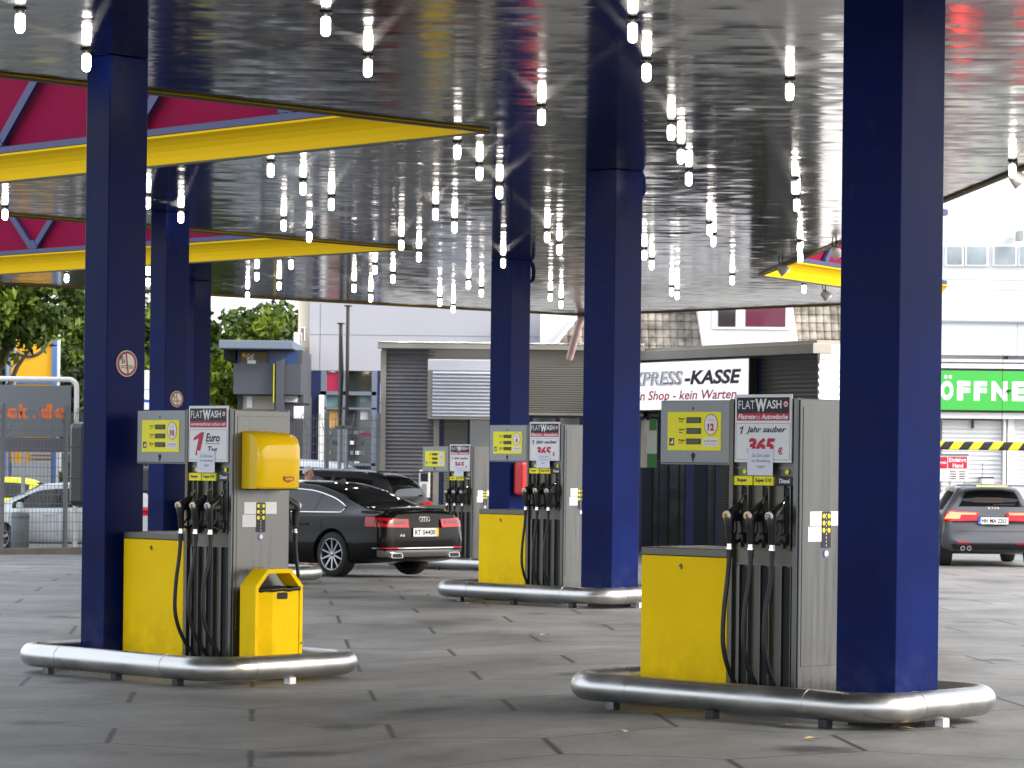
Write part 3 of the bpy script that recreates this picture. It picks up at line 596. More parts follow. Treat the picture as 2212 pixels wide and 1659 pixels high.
# ------------------------------------------------------------------ bin in front of pump 10's end
def bin_():
    e = tag(empty('litter_bin', Vector((N10[0], N10[1], -.12)) + RX * .10, PHI), 'yellow metal litter bin with a black bag, standing against the side of pump 10', 'litter bin')
    # built facing +x: width along y
    y0, y1, zt, ch = .02, .56, .93, .14
    t = .035
    outer = [(y0, .0), (y0, zt - ch), (y0 + ch, zt), (y1 - ch, zt), (y1, zt - ch), (y1, 0)]
    inner = [(y1 - t, 0), (y1 - t, zt - ch - .02), (y1 - ch - .01, zt - t), (y0 + ch + .01, zt - t), (y0 + t, zt - ch - .02), (y0 + t, 0)]
    P = outer + inner; n = len(P); xa, xb = .0, .19
    mb = MB(); vs = [(x, a, b) for x in (xa, xb) for a, b in P]
    fs = [(i, (i + 1) % n, n + (i + 1) % n, n + i) for i in range(n)]
    for i in range(5): q = (i, i + 1, n - 2 - i, n - 1 - i); fs += [q, tuple(x + n for x in q[::-1])]
    mb.add(vs, fs, yel); mb.build('frame', e)
    mb = MB(); Q = [(.02, y0 + t + .004), (.02, y1 - t - .004), (.10, y1 - t - .004), (.182, y1 - t - .004), (.182, y0 + .20), (.12, y0 + t + .004)]
    mb.prism(Q, .10, .76, yel, axis='z')
    mb.build('bucket', e)
    mb = MB()
    mb.M = Matrix.Translation((.1835, 0, 0)) @ Matrix.Rotation(pi / 2, 4, 'Z'); c = (y0 + y1) / 2 + .04
    mb.prism([(c + a, .705 + b) for a, b in ((-.06, -.018), (-.05, -.028), (.05, -.028), (.06, -.018), (.06, .018), (.05, .028), (-.05, .028), (-.06, .018))], -.002, .01, dark, axis='y'); mb.build('hand_slot', e)
    mb = MB(); pts = []
    for k in range(26):
        s_ = k / 25 * 5; Qc = Q + [Q[0]]; i = min(int(s_), 4); f = s_ - i; a = Vector(Q[i]).lerp(Vector(Q[i + 1]), f); pts.append((a.x * 1.02, a.y, .755 + .006 * sin(k * 2.1) + .01 * random.random()))
    mb.tube(pts, .02, rubber, 6, closed=True); mb.build('bin_bag', e)
    mb = MB(); mb.lathe([(0, -.003), (.008, -.003), (.008, 0)], dark, 10, c=(y1 - .017, 0, .3), axis='y'); mb.build('bolt', e).matrix_local = Matrix.Translation((.1915, 0, 0)) @ Matrix.Rotation(pi / 2, 4, 'Z')
bin_()
# ================================================================== cars
def interp(tab, x):
    n = len(tab)
    for i in range(n - 1):
        if x <= tab[i + 1][0] or i == n - 2:
            a, b, c, d = tab[max(i - 1, 0)], tab[i], tab[i + 1], tab[min(i + 2, n - 1)]
            h = c[0] - b[0]; t = max(0, min(1, (x - b[0]) / h)); out = []
            for k in range(1, len(b)):
                s0 = (b[k] - a[k]) / max(b[0] - a[0], 1e-6) if a is not b else (c[k] - b[k]) / h
                s1 = (c[k] - b[k]) / h; s2 = (d[k] - c[k]) / max(d[0] - c[0], 1e-6) if d is not c else s1
                m0 = 0 if s0 * s1 <= 0 else 2 * s0 * s1 / (s0 + s1); m1 = 0 if s1 * s2 <= 0 else 2 * s1 * s2 / (s1 + s2)
                out.append((2 * t ** 3 - 3 * t * t + 1) * b[k] + (t ** 3 - 2 * t * t + t) * h * m0 + (-2 * t ** 3 + 3 * t * t) * c[k] + (t ** 3 - t * t) * h * m1)
            return out
def paint(name, col, rough=.22): return mat(name, col, rough, 0, coat=.0, var=.03, vs=3, spec=.2)
glass_car = mat('car_glass', (.006, .008, .008), .04, spec=.5)
tail_red = mat('tail_lens', (.5, .003, .012), .08, spec=.6)
tail_dk = mat('tail_lens_dark', (.09, .0, .004), .15, coat=.6)
rim_m = mat('rim_silver', (.38, .39, .41), .28, .9)
tyre_m = mat('tyre', (.014, .014, .014), .75, bump=.002, bs=40)
well_m = mat('wheel_well', (.006, .006, .006), .9)
def section(w, zb, zbelt, ztop, wt):
    k = min(1, max(0, (ztop - zbelt) / .3)); h = zbelt - zb
    q = [(0, zb), (w * .80, zb), (w * .95, zb + .05), (w * .99, zb + .18 * h), (w, zb + .45 * h), (w * .985, zb + .62 * h), (w * .975, zbelt - .09), (w * .955, zbelt - .03), (w * .92, zbelt + .005),
            (wt + (w * .92 - wt) * .5, zbelt + (ztop - .09 * k - zbelt) * .5), (wt, ztop - .09 * k - .02 * (1 - k)), (wt * .94, ztop - .035 * k - .008), (wt * .75, ztop - .012 * k - .002), (wt * .4, ztop + .004), (0, ztop + .008)]
    return [v for i in range(len(q) - 1) for v in (q[i], ((q[i][0] + q[i + 1][0]) / 2, (q[i][1] + q[i + 1][1]) / 2))] + [q[-1]]
class Car:
    def __init__(s, label, cat, pos, head, tab, paint_m, xr, xf, r=.33, tilt=.12, name='parked_car', spokes=10, bend=.5, group=None):
        L = tab[-1][0]; s.tab = tab; s.L = L; s.p = paint_m; s.tilt = tilt; s.bend = bend
        s.e = tag(empty(name, pos, head), label, cat, group)
        N = 70; xs = [0, .02, .05] + [.1 + (L - .2) * i / N for i in range(N + 1)] + [L - .05, L - .02, L]
        vs = []; rows = []
        for x in xs:
            zb, w, zbelt, ztop, wt = interp(tab, x); sec = section(w, zb, zbelt, ztop, wt)
            ring = [(y, z) for y, z in sec] + [(-y, z) for y, z in sec[-2:0:-1]]; rows.append(len(ring))
            vs += [(s.warp(x, z), y, z) for y, z in ring]
        n = rows[0]; fs = [(i * n + k, i * n + (k + 1) % n, (i + 1) * n + (k + 1) % n, (i + 1) * n + k) for i in range(len(xs) - 1) for k in range(n)]
        fs += [tuple(range(n))[::-1], tuple(range((len(xs) - 1) * n, len(xs) * n))]
        mb = MB(); mb.add(vs, fs, paint_m, True); me = mb.build('tmp', data_only=True)
        bm = bmesh.new(); bm.from_mesh(me); bmesh.ops.recalc_face_normals(bm, faces=bm.faces[:]); bm.to_mesh(me); s.bvh = BVHTree.FromBMesh(bm); bm.free()
        me.materials.append(well_m); o = link('body', me)
        mc = MB(); Wm = max(t[2] for t in tab)
        for wx in (xr, xf):
            for sg in (-1, 1): mc.lathe([(0, sg * (Wm - .30)), (r + .055, sg * (Wm - .30)), (r + .055, sg * (Wm + .2)), (0, sg * (Wm + .2))], well_m, 40, c=(wx, 0, r), axis='y', smooth=False)
        cme = mc.build('cut', data_only=True); bm = bmesh.new(); bm.from_mesh(cme); bmesh.ops.remove_doubles(bm, verts=bm.verts[:], dist=1e-4); bmesh.ops.recalc_face_normals(bm, faces=bm.faces[:]); bm.to_mesh(cme); bm.free()
        co = link('cut', cme); md = o.modifiers.new('b', 'BOOLEAN'); md.operation = 'DIFFERENCE'; md.object = co; md.solver = 'EXACT'; md.material_mode = 'TRANSFER'
        dg = bpy.context.evaluated_depsgraph_get(); dg.update(); me2 = bpy.data.meshes.new_from_object(o.evaluated_get(dg), preserve_all_data_layers=True, depsgraph=dg)
        o.modifiers.clear(); me2.set_sharp_from_angle(angle=radians(40)); o.data = me2; bpy.data.objects.remove(co); o.parent = s.e; o.name = 'body'; s.body = o
        for wx in (xr, xf):
            for sg in (-1, 1): s.wheel(wx, sg, Wm, r, spokes)
    def warp(s, x, z):
        t = max(0, min(1, (z - .55) / .55)); k = max(0, 1 - x / .7)
        return x + k * s.tilt * t * t * s.bend * 2
    def wheel(s, wx, sg, W, r, spokes):
        y0 = sg * (W - .015); a = empty('wheel', (wx, y0, r)); a.parent = s.e; q = -sg
        me = MB()
        tp = [(r * .70, 0.0), (r * .73, -.002), (r * .93, 0.01), (r * .985, .03), (r, .06), (r, .18), (r * .97, .215), (r * .70, .22)]
        me.lathe([(a_, q * b) for a_, b in tp], tyre_m, 40, axis='y'); bpy_o = me.build('tyre', a)
        R = r * .71; me = MB(); me.lathe([(R, q * .0), (R * .97, q * -.004), (R * .93, q * .012), (R * .92, q * .16)], rim_m, 40, axis='y'); me.lathe([(0, q * .10), (R * .93, q * .10)], well_m, 30, axis='y')
        for k in range(spokes):
            c_, s_ = cos(2 * pi * k / spokes + .3), sin(2 * pi * k / spokes + .3); wv = .011 if spokes > 7 else .028
            vs = [(R * f * c_ - sd * w_ * s_, q * yy, R * f * s_ + sd * w_ * c_) for f, w_, yy in ((.10, wv * 1.3, .02), (.95, wv * 1.0, .008)) for sd in (-1, 1)]; vs += [(x, y + q * .03, z) for x, y, z in vs]
            me.add(vs, [(0, 1, 3, 2), (0, 2, 6, 4), (1, 5, 7, 3), (4, 6, 7, 5)], rim_m)
        me.lathe([(0, q * .008), (R * .14, q * .01), (R * .17, q * .03)], rim_m, 20, axis='y'); me.build('rim', a)
    def hit(s, o, d):
        h = s.bvh.ray_cast(Vector(o), Vector(d).normalized()); return h
    def wrap(s, name, a0, a1, z0, z1, m, cx=.9, off=.006, nu=14, nv=6, parent=None, build=True, mb=None):   # patch wrapped round the tail; angle 0 = straight back, + = left side
        vs = []
        for i in range(nu + 1):
            u = i / nu; a = radians(a0 + (a1 - a0) * u)
            for j in range(nv + 1):
                v = j / nv; za, zb_ = (z0(u) if callable(z0) else z0), (z1(u) if callable(z1) else z1); z = za + (zb_ - za) * v
                d = Vector((cos(a), -sin(a), 0)); o = Vector((cx, 0, z)) - d * 4; h = s.hit(o, d)
                if h[0] is None: return None
                vs.append(tuple(h[0] + h[1] * off))
        mb = mb or MB(); mb.add(vs, [(i * (nv + 1) + j, i * (nv + 1) + j + 1, (i + 1) * (nv + 1) + j + 1, (i + 1) * (nv + 1) + j) for i in range(nu) for j in range(nv)], m, True)
        return mb.build(name, parent or s.e) if build else mb
    def side(s, name, xa, xb, zlo, zhi, m, sg=1, off=.004, nu=24, nv=5, trim=None):
        vs = []; edge_t = []; edge_b = []
        for i in range(nu + 1):
            x = xa + (xb - xa) * i / nu
            for j in range(nv + 1):
                z = zlo(x) + (zhi(x) - zlo(x)) * j / nv; h = s.hit((x, sg * 3, z), (0, -sg, 0))
                if h[0] is None: h = (Vector((x, sg * .6, z)), Vector((0, sg, 0)))
                p = h[0] + h[1] * off; vs.append(tuple(p))
                if j == 0: edge_b.append(p)
                if j == nv: edge_t.append(p)
        mb = MB(); mb.add(vs, [(i * (nv + 1) + j, i * (nv + 1) + j + 1, (i + 1) * (nv + 1) + j + 1, (i + 1) * (nv + 1) + j) for i in range(nu) for j in range(nv)], m, True)
        o = mb.build(name, s.e)
        if trim: mt = MB(); mt.tube(edge_b + edge_t[::-1], .011, trim, 6, closed=True); mt.build('window_trim', o)
        return o
    def top(s, name, xa, xb, f0, f1, m, off=.005, nu=14, nv=12):   # rear screen or windscreen: patch seen from above
        vs = []
        for i in range(nu + 1):
            x = xa + (xb - xa) * i / nu; wt = interp(s.tab, x)[4]; f = f0 + (f1 - f0) * i / nu
            for j in range(nv + 1):
                y = wt * f * (2 * j / nv - 1); h = s.hit((x, y, 4), (0, 0, -1))
                if h[0] is None: h = (Vector((x, y, 1)), Vector((0, 0, 1)))
                vs.append(tuple(h[0] + h[1] * off))
        mb = MB(); mb.add(vs, [(i * (nv + 1) + j, i * (nv + 1) + j + 1, (i + 1) * (nv + 1) + j + 1, (i + 1) * (nv + 1) + j) for i in range(nu) for j in range(nv)], m, True)
        return mb.build(name, s.e)
    def windows(s, xa, xb, trim=None, pillars=(), quarter=.35):
        zl = lambda x: interp(s.tab, x)[2] + .035
        def zh(x):
            return max(zl(x) + .012, interp(s.tab, x)[3] - .125)
        for sg in (1, -1):
            o = s.side('side_window', xa, xb, zl, zh, glass_car, sg, trim=trim)
            for px in pillars: q = s.side('window_pillar', px, px + .07, zl, zh, black, sg, off=.008, nu=2)
    def plate(s, txt, y, z, w_, h, stripe=None, right=None, x=None):
        h_ = s.hit((-3, y, z), (1, 0, 0)); x0 = (h_[0].x if h_[0] else 0) - .012 if x is None else x
        mb = MB(); mb.M = Matrix.Translation((x0, y, z)) @ Matrix.Rotation(-pi / 2, 4, 'Z')    # local x -> -y ; faces -x
        mb.box(-w_ / 2 - .01, w_ / 2 + .01, 0, .012, -h / 2 - .01, h / 2 + .01, black, .003); mb.box(-w_ / 2, w_ / 2, -.003, .004, -h / 2, h / 2, wht_face, .001)
        a, b = -w_ / 2 + .03, w_ / 2 - .03
        if stripe: mb.rect(-w_ / 2, -w_ / 2 + .045, -h / 2, h / 2, -.0045, stripe); a += .03; mb.text('D', -w_ / 2 + .013, -w_ / 2 + .03, -h / 2 + .015, -h / 2 + .035, -.006, wht_face, .02)
        if right: mb.rect(w_ / 2 - .05, w_ / 2, -h / 2, h / 2, -.0045, right); b -= .035
        mb.text(txt, a, b, -h * .34, h * .34, -.005, ink, .03); return mb.build('number_plate', s.e)
    def rings(s, z, dy=0, R=.036):
        mb = MB(); h_ = s.hit((-3, 0, z), (1, 0, 0)); x0 = h_[0].x - .008
        for k in range(4):
            c = dy + (k - 1.5) * R * 1.45; mb.tube([(x0, c + R * cos(a * pi / 9), z + R * sin(a * pi / 9)) for a in range(18)], R * .13, chrome, 6, closed=True)
        return mb.build('badge', s.e)
    def mirror(s, x, z, m):
        for sg in (1, -1):
            mb = MB(); W = interp(s.tab, x)[1]; mb.box(x - .06, x + .07, sg * (W + .06) - .09, sg * (W + .06) + .09, z, z + .13, m, .035, True); mb.box(x - .02, x + .03, min(sg * (W - .06), sg * (W + .0)), max(sg * (W - .06), sg * (W + .0)), z + .01, z + .05, black, .008); mb.build('wing_mirror', s.e)
    def handles(s, xs, z, m):
        for sg in (1, -1):
            for x in xs:
                h = s.hit((x, sg * 3, z), (0, -sg, 0))
                if h[0]: y = h[0].y; mb = MB(); mb.box(x - .1, x + .1, y - .012 if sg > 0 else y - .03, y + .03 if sg > 0 else y + .012, z - .012, z + .012, m, .008, True); mb.build('door_handle', s.e)
    def seams(s, xs, z0=.32):
        mb = MB()
        for x in xs:
            for sg in (1, -1):
                pts = []
                for j in range(10):
                    z = z0 + (interp(s.tab, x)[2] - .01 - z0) * j / 9; h = s.hit((x, sg * 3, z), (0, -sg, 0))
                    if h[0]: pts.append(h[0] + h[1] * .0005)
                if len(pts) > 2: mb.tube(pts, .0035, well_m, 5)
        mb.build('door_gap', s.e)
A6T = [(0, .40, .70, .90, .98, .60), (.05, .32, .84, .92, 1.02, .68), (.22, .26, .905, .95, 1.045, .73), (.55, .22, .93, .95, 1.075, .72), (.9, .20, .935, .95, 1.16, .665), (1.4, .19, .937, .945, 1.34, .60), (1.95, .19, .937, .94, 1.44, .575),
       (2.6, .19, .937, .93, 1.462, .57), (3.05, .19, .935, .925, 1.42, .57), (3.45, .19, .935, .92, 1.24, .61), (3.8, .19, .93, .915, 1.04, .68), (4.3, .2, .91, .85, .95, .68), (4.75, .25, .83, .70, .78, .6), (4.93, .35, .64, .58, .64, .45)]
def saloon():
    wl = atZ(715, 1245, -.056); hd = pi - radians(43)
    h = Vector((cos(hd), sin(hd), 0)); lft = Vector((-h.y, h.x, 0)); p = wl - h * 1.12 - lft * .92; p.z = ground(p.y)-.0
    pm = paint('black_metallic', (.005, .005, .0055), .07)
    c = Car('black saloon with red tail lights and an orange-edged plate, seen from behind at the pump', 'car', p, hd, A6T, pm, 1.12, 4.02, .345, .10)
    c.windows(1.02, 3.66, chrome, (1.62, 2.45)); c.top('rear_screen', .80, 1.82, .93, .90, glass_car); c.top('windscreen', 3.12, 3.78, .94, .98, glass_car)
    for sg in (1, -1):
        o = c.wrap('tail_light', sg * 22, sg * 61, lambda u: .77 + .02 * u, lambda u: .90 + .025 * u, tail_red, off=.012)
        c.wrap('lens_insert', sg * 26, sg * 54, lambda u: .83, lambda u: .875, tail_dk, off=.017, parent=o)
        c.wrap('reflector', sg * 34, sg * 48, .455, .475, tail_red, off=.01)
        mb = MB(); R = 12; pr = [(sg * .62 - .13, .0), (sg * .62 - .11, .075), (sg * .62 + .11, .075), (sg * .62 + .13, .03), (sg * .62 + .10, 0)]
        xh = c.hit((-3, sg * .62, .36), (1, 0, 0))[0]; x0 = (xh.x if xh else .05)
        mb.prism([(a, .315 + b) for a, b in pr], x0 - .035, x0 + .05, chrome, axis='x'); mb.prism([(sg * .62 + (a - sg * .62) * .8, .322 + b * .78) for a, b in pr], x0 - .038, x0 - .03, dark, axis='x'); mb.build('exhaust', c.e)
    c.wrap('bumper_trim', -54, 54, .455, .47, chrome, off=.008, nu=30); c.wrap('diffuser', -50, 50, .335, .43, mat('diffuser_silver', (.25, .25, .26), .3, .8), off=.008, nu=30); c.wrap('boot_gap', -30, 30, .598, .604, well_m, off=.003, nu=24)
    c.plate('RT 04400', 0, .70, .54, .125, right=mat('plate_orange', (.9, .4, .02), .5)); c.rings(.90)
    mb = MB(); x = c.hit((-3, .5, .66), (1, 0, 0))[0].x; mb.M = Matrix.Translation((x, .5, .66)) @ Matrix.Rotation(-pi / 2, 4, 'Z'); mb.text('A6', -.06, .05, -.022, .022, -.008, chrome, .03); mb.build('model_badge', c.e)
    c.mirror(3.35, .95, pm); c.handles((1.75, 2.75), .80, pm); c.seams((1.35, 2.46, 3.5))
    mb = MB(); pts = [(1.9, 0, 1.445), (1.85, 0, 1.50), (1.75, 0, 1.47)]; mb.prism([(1.98, 1.44), (1.78, 1.43), (1.80, 1.495), (1.83, 1.50)], -.015, .015, black, axis='y'); mb.build('roof_aerial', c.e)
    sp = MB(); spv = []; 
    for k in range(17):
        y = -.66 + 1.32 * k / 16; hx = .24 + .05 * (y / .66) ** 2
        h_ = c.hit((hx, y, 3), (0, 0, -1))
        if h_[0]: spv.append(h_[0] + Vector((-.02, 0, .008)))
    sp.tube(spv, .014, pm, 8); sp.build('boot_spoiler', c.e)
saloon()
HT = [(0, .42, .74, .90, 1.02, .62), (.05, .34, .83, .92, 1.12, .64), (.18, .27, .875, .93, 1.24, .60), (.45, .23, .888, .94, 1.36, .56), (.9, .20, .89, .94, 1.415, .56), (1.6, .19, .89, .93, 1.43, .56), (2.2, .19, .89, .92, 1.40, .56), (2.6, .19, .888, .915, 1.22, .61), (2.95, .19, .88, .90, 1.03, .66), (3.4, .2, .86, .84, .93, .64), (3.8, .27, .79, .68, .76, .56), (3.95, .36, .62, .56, .62, .42)]
def compact():
    p = atY(2146, 1200, 52.1); p.z = ground(52.1, p.x); pm = paint('blue_grey_metallic', (.10, .105, .12), .2)
    c = Car('blue-grey compact hatchback with lit brake lights driving to the wash hall, right edge', 'car', p, pi / 2, HT, pm, .62, 3.15, .31, .34)
    c.windows(.75, 2.75, None, (1.55,)); 
    c.wrap('rear_screen', -35, 35, 1.04, lambda u: 1.315 - .03 * (2 * u - 1) ** 4, glass_car, cx=1.1, off=.008, nu=20)
    brake = mat('lit_brake_lamp', (.9, .02, .01), .3, emit=7, ecol=(1, .04, .02)); amber = mat('lit_third_lamp', (.9, .1, .01), .3, emit=6, ecol=(1, .22, .03))
    for sg in (1, -1):
        o = c.wrap('tail_light', sg * 18, sg * 49, lambda u: .80 - .02 * u, lambda u: .93 + .03 * u, tail_red, off=.012); c.wrap('lit_strip', sg * 21, sg * 46, lambda u: .895, lambda u: .925 + .012 * u, brake, off=.018, parent=o); c.wrap('lit_strip', sg * 36, sg * 47, .82, .895, brake, off=.018, parent=o, nu=8)
        c.wrap('reflector', sg * 24, sg * 36, .395, .42, tail_red, off=.01)
    mb = MB(); mb.box(-.0, .10, -.3, .3, 1.375, 1.40, black, .008); mb.box(-.008, .0, -.27, .27, 1.378, 1.398, amber); o = mb.build('third_brake_light', c.e); o.location = (.27, 0, .02)
    mb = MB(); mb.box(.26, .55, -.58, .58, 1.40, 1.425, pm, .01, True); mb.build('roof_spoiler', c.e)
    c.wrap('boot_gap', -34, 34, .615, .621, well_m, off=.003, nu=20); c.wrap('diffuser', -40, 40, .30, .40, black, off=.008, nu=24)
    c.plate('HH MA 2253', 0, .80, .52, .115, stripe=mat('plate_blue', (.02, .08, .5), .5)); c.rings(1.0)
    mb = MB(); 
    for k in (0, 1): mb.tube([(0.02, .42 + k * .11, .32), (.2, .42 + k * .11, .32)], .038, chrome, 14); mb.tube([(0.015, .42 + k * .11, .32), (.03, .42 + k * .11, .32)], .03, dark, 14)
    mb.build('exhaust', c.e)
    mb = MB(); mb.tube([(.75, .1, 1.42), (.68, .1, 1.80)], .006, black, 6); mb.build('aerial', c.e)
    mb = MB(); mb.tube([(.13, -.0, 1.07), (.12, -.38, 1.085)], .014, black, 6); mb.build('rear_wiper', c.e); c.mirror(2.6, .93, pm)
compact()
VT = [(0, .42, .76, .93, 1.10, .66), (.05, .34, .84, .95, 1.22, .66), (.18, .27, .885, .97, 1.34, .62), (.45, .24, .90, .975, 1.44, .58), (.9, .22, .905, .97, 1.50, .58), (1.8, .21, .905, .955, 1.52, .58), (2.5, .21, .905, .94, 1.48, .58), (3.0, .21, .90, .93, 1.28, .62), (3.45, .21, .895, .91, 1.05, .68), (3.8, .22, .88, .86, .95, .66), (4.15, .28, .80, .70, .78, .56), (4.3, .38, .64, .58, .62, .42)]
def hatch(label, pm, pos, hd, scale=1, lit=False, mirrors=True, spoiler=False):
    c = Car(label, 'car', pos, hd, VT, pm, .78, 3.42, .325, .22, spokes=5)
    c.windows(.55, 3.15, None, (1.25, 2.2)); c.wrap('rear_screen', -30, 30, 1.08, 1.38, glass_car, cx=1.1, off=.008); c.top('windscreen', 2.62, 3.40, .93, .97, glass_car)
    for sg in (1, -1): c.wrap('tail_light', sg * 26, sg * 60, .84, lambda u: .97 + .05 * u, tail_red, off=.012)
    c.wrap('bumper_trim', -45, 45, .34, .43, black, off=.008); c.mirror(2.95, .96, pm); c.handles((1.45, 2.35), .84, pm); c.seams((1.2, 2.18, 3.2))
    if spoiler: mb = MB(); mb.box(.12, .5, -.6, .6, 1.47, 1.50, black, .014, True); mb.build('roof_spoiler', c.e)
    c.e.scale = (scale,) * 3; return c
wh = paint('white_car_paint', (.62, .66, .68), .25)
p = atY(352, 1190, 67.6); hatch('white hatchback facing left behind the mesh fence, cut by the left edge', wh, Vector((p.x, 67.6, ground(67.6) + .02)), pi + radians(1), 1.04)
p = atY(118, 1190, 77); hatch('yellow-green car roof above the white hatchback on the far left', paint('yellow_car_paint', (.48, .50, .03), .3), Vector((p.x, 77, ground(77) + .10)), pi, 1.02)
p = atY(905, 1190, 56); hatch('dark hatchback with black roof spoiler and bright roof, beyond the black saloon', paint('anthracite_paint', (.03, .03, .034), .2), Vector((p.x, 56.0, ground(56) + .08)), pi - radians(25), 1.13, spoiler=True)
p = atY(800, 1190, 80); hatch('white estate car behind the mesh fence, roof showing above the dark hatchback', wh, Vector((p.x, 80, ground(80) + .02)), pi - radians(10), 1.42)
# ------------------------------------------------------------------ man
def person():
    hp = atY(665, 1023, 54.5); g = ground(54.5); k = (hp.z - g) / 1.66
    skin = mat('skin', (.42, .22, .16), .55, var=.06, vs=8); hair = mat('grey_hair', (.42, .41, .40), .8, bump=.004, bs=60, var=.2, vs=30); coat_ = mat('grey_jacket', (.11, .10, .09), .85, bump=.004, bs=25); trou = mat('dark_trousers', (.03, .03, .04), .85)
    e = tag(empty('person', (hp.x, hp.y, g), radians(-35)), 'grey-haired man in a dark grey jacket standing behind the black saloon', 'person')
    def skin_mesh(name, pts, edges, m, lv=2, parent=e):
        me = bpy.data.meshes.new(name); me.from_pydata([p[:3] for p in pts], edges, []); o = bpy.data.objects.new(name, me); COL.objects.link(o)
        md = o.modifiers.new('s', 'SKIN'); 
        for i, p in enumerate(pts): o.data.skin_vertices[0].data[i].radius = (p[3], p[4] if len(p) > 4 else p[3])
        o.data.skin_vertices[0].data[0].use_root = True; md.use_smooth_shade = True
        sb = o.modifiers.new('d', 'SUBSURF'); sb.levels = lv; sb.render_levels = lv
        dg = bpy.context.evaluated_depsgraph_get(); dg.update(); m2 = bpy.data.meshes.new_from_object(o.evaluated_get(dg)); o.modifiers.clear(); o.data = m2; m2.materials.clear(); m2.materials.append(m)
        for q in m2.polygons: q.use_smooth = True
        o.parent = parent; return o
    # body: pelvis, spine, neck, head, arms, legs (x = facing, y = left)
    P = [(0, 0, .95, .13, .16), (0, 0, 1.15, .12, .15), (0, 0, 1.36, .12, .18), (0, 0, 1.50, .06, .06), (.02, 0, 1.60, .075, .07), (.025, 0, 1.70, .09, .078), (.0, 0, 1.76, .05)]
    E = [(0, 1), (1, 2), (2, 3), (3, 4), (4, 5), (5, 6)]
    def chain(frm, pts):
        a = frm
        for q in pts: P.append(q); E.append((a, len(P) - 1)); a = len(P) - 1
        return a
    for sg in (1, -1):
        w_ = chain(2, [(0, sg * .20, 1.42, .06), (.0, sg * .27, 1.14, .045), (.08, sg * .28, .90, .032)])
        for k_, (dy, ln) in enumerate(((-.03, .07), (-.01, .085), (.012, .08), (.032, .065))): chain(w_, [(.10, sg * .28 + dy, .86, .011), (.11, sg * .28 + dy * 1.2, .86 - ln, .008)])
        chain(w_, [(.13, sg * .24, .86, .011), (.145, sg * .235, .82, .009)])
        chain(0, [(0, sg * .10, .86, .09), (.01, sg * .11, .50, .058), (0, sg * .11, .09, .04), (.14, sg * .12, .03, .035)])
    b = skin_mesh('body', P, E, skin)
    mb = MB()
    for sg in (1, -1):
        mb.lathe([(0, sg * .012), (.018, sg * .012), (.03, sg * .0), (.02, sg * -.01)], skin, 12, c=(.01, sg * .092, 1.655), axis='y'); mb.lathe([(0, .004), (.009, .0)], ink, 8, c=(.112, sg * .032, 1.67), axis='x')
    mb.prism([(.10, 1.675), (.145, 1.625), (.10, 1.615)], -.014, .014, skin, axis='y'); mb.box(.095, .112, -.025, .025, 1.575, 1.582, maroon, .002); mb.build('face', b)
    mb = MB(); n = 20
    vs = []; 
    for i in range(9):
        th = i / 8 * 1.75
        for k_ in range(n):
            a = 2 * pi * k_ / n; cut = .55 if cos(a) > .3 and th > 1.0 else 1; t_ = min(th, 1.0 + .7 * (1 - max(0, cos(a))))
            vs.append((.01 + .112 * sin(t_) * cos(a), .094 * sin(t_) * sin(a), 1.675 + .118 * cos(t_)))
    mb.add(vs, [(i * n + k_, i * n + (k_ + 1) % n, (i + 1) * n + (k_ + 1) % n, (i + 1) * n + k_) for i in range(8) for k_ in range(n)], hair, True); mb.build('hair', b)
    P2 = [(0, 0, .98, .15, .19), (0, 0, 1.15, .145, .18), (0, 0, 1.36, .14, .20), (0, 0, 1.475, .085, .10)]; E2 = [(0, 1), (1, 2), (2, 3)]
    for sg in (1, -1): i0 = len(P2); P2 += [(0, sg * .21, 1.41, .075), (0, sg * .275, 1.14, .06), (.07, sg * .283, .93, .045)]; E2 += [(2, i0), (i0, i0 + 1), (i0 + 1, i0 + 2)]
    skin_mesh('jacket', P2, E2, coat_, parent=b)
    P3 = [(0, 0, .93, .14, .17)]; E3 = []
    for sg in (1, -1): i0 = len(P3); P3 += [(0, sg * .10, .84, .10), (.01, sg * .11, .50, .075), (0, sg * .11, .11, .06)]; E3 += [(0, i0), (i0, i0 + 1), (i0 + 1, i0 + 2)]
    skin_mesh('trousers', P3, E3, trou, parent=b)
    e.scale = (k, k, k)
person()
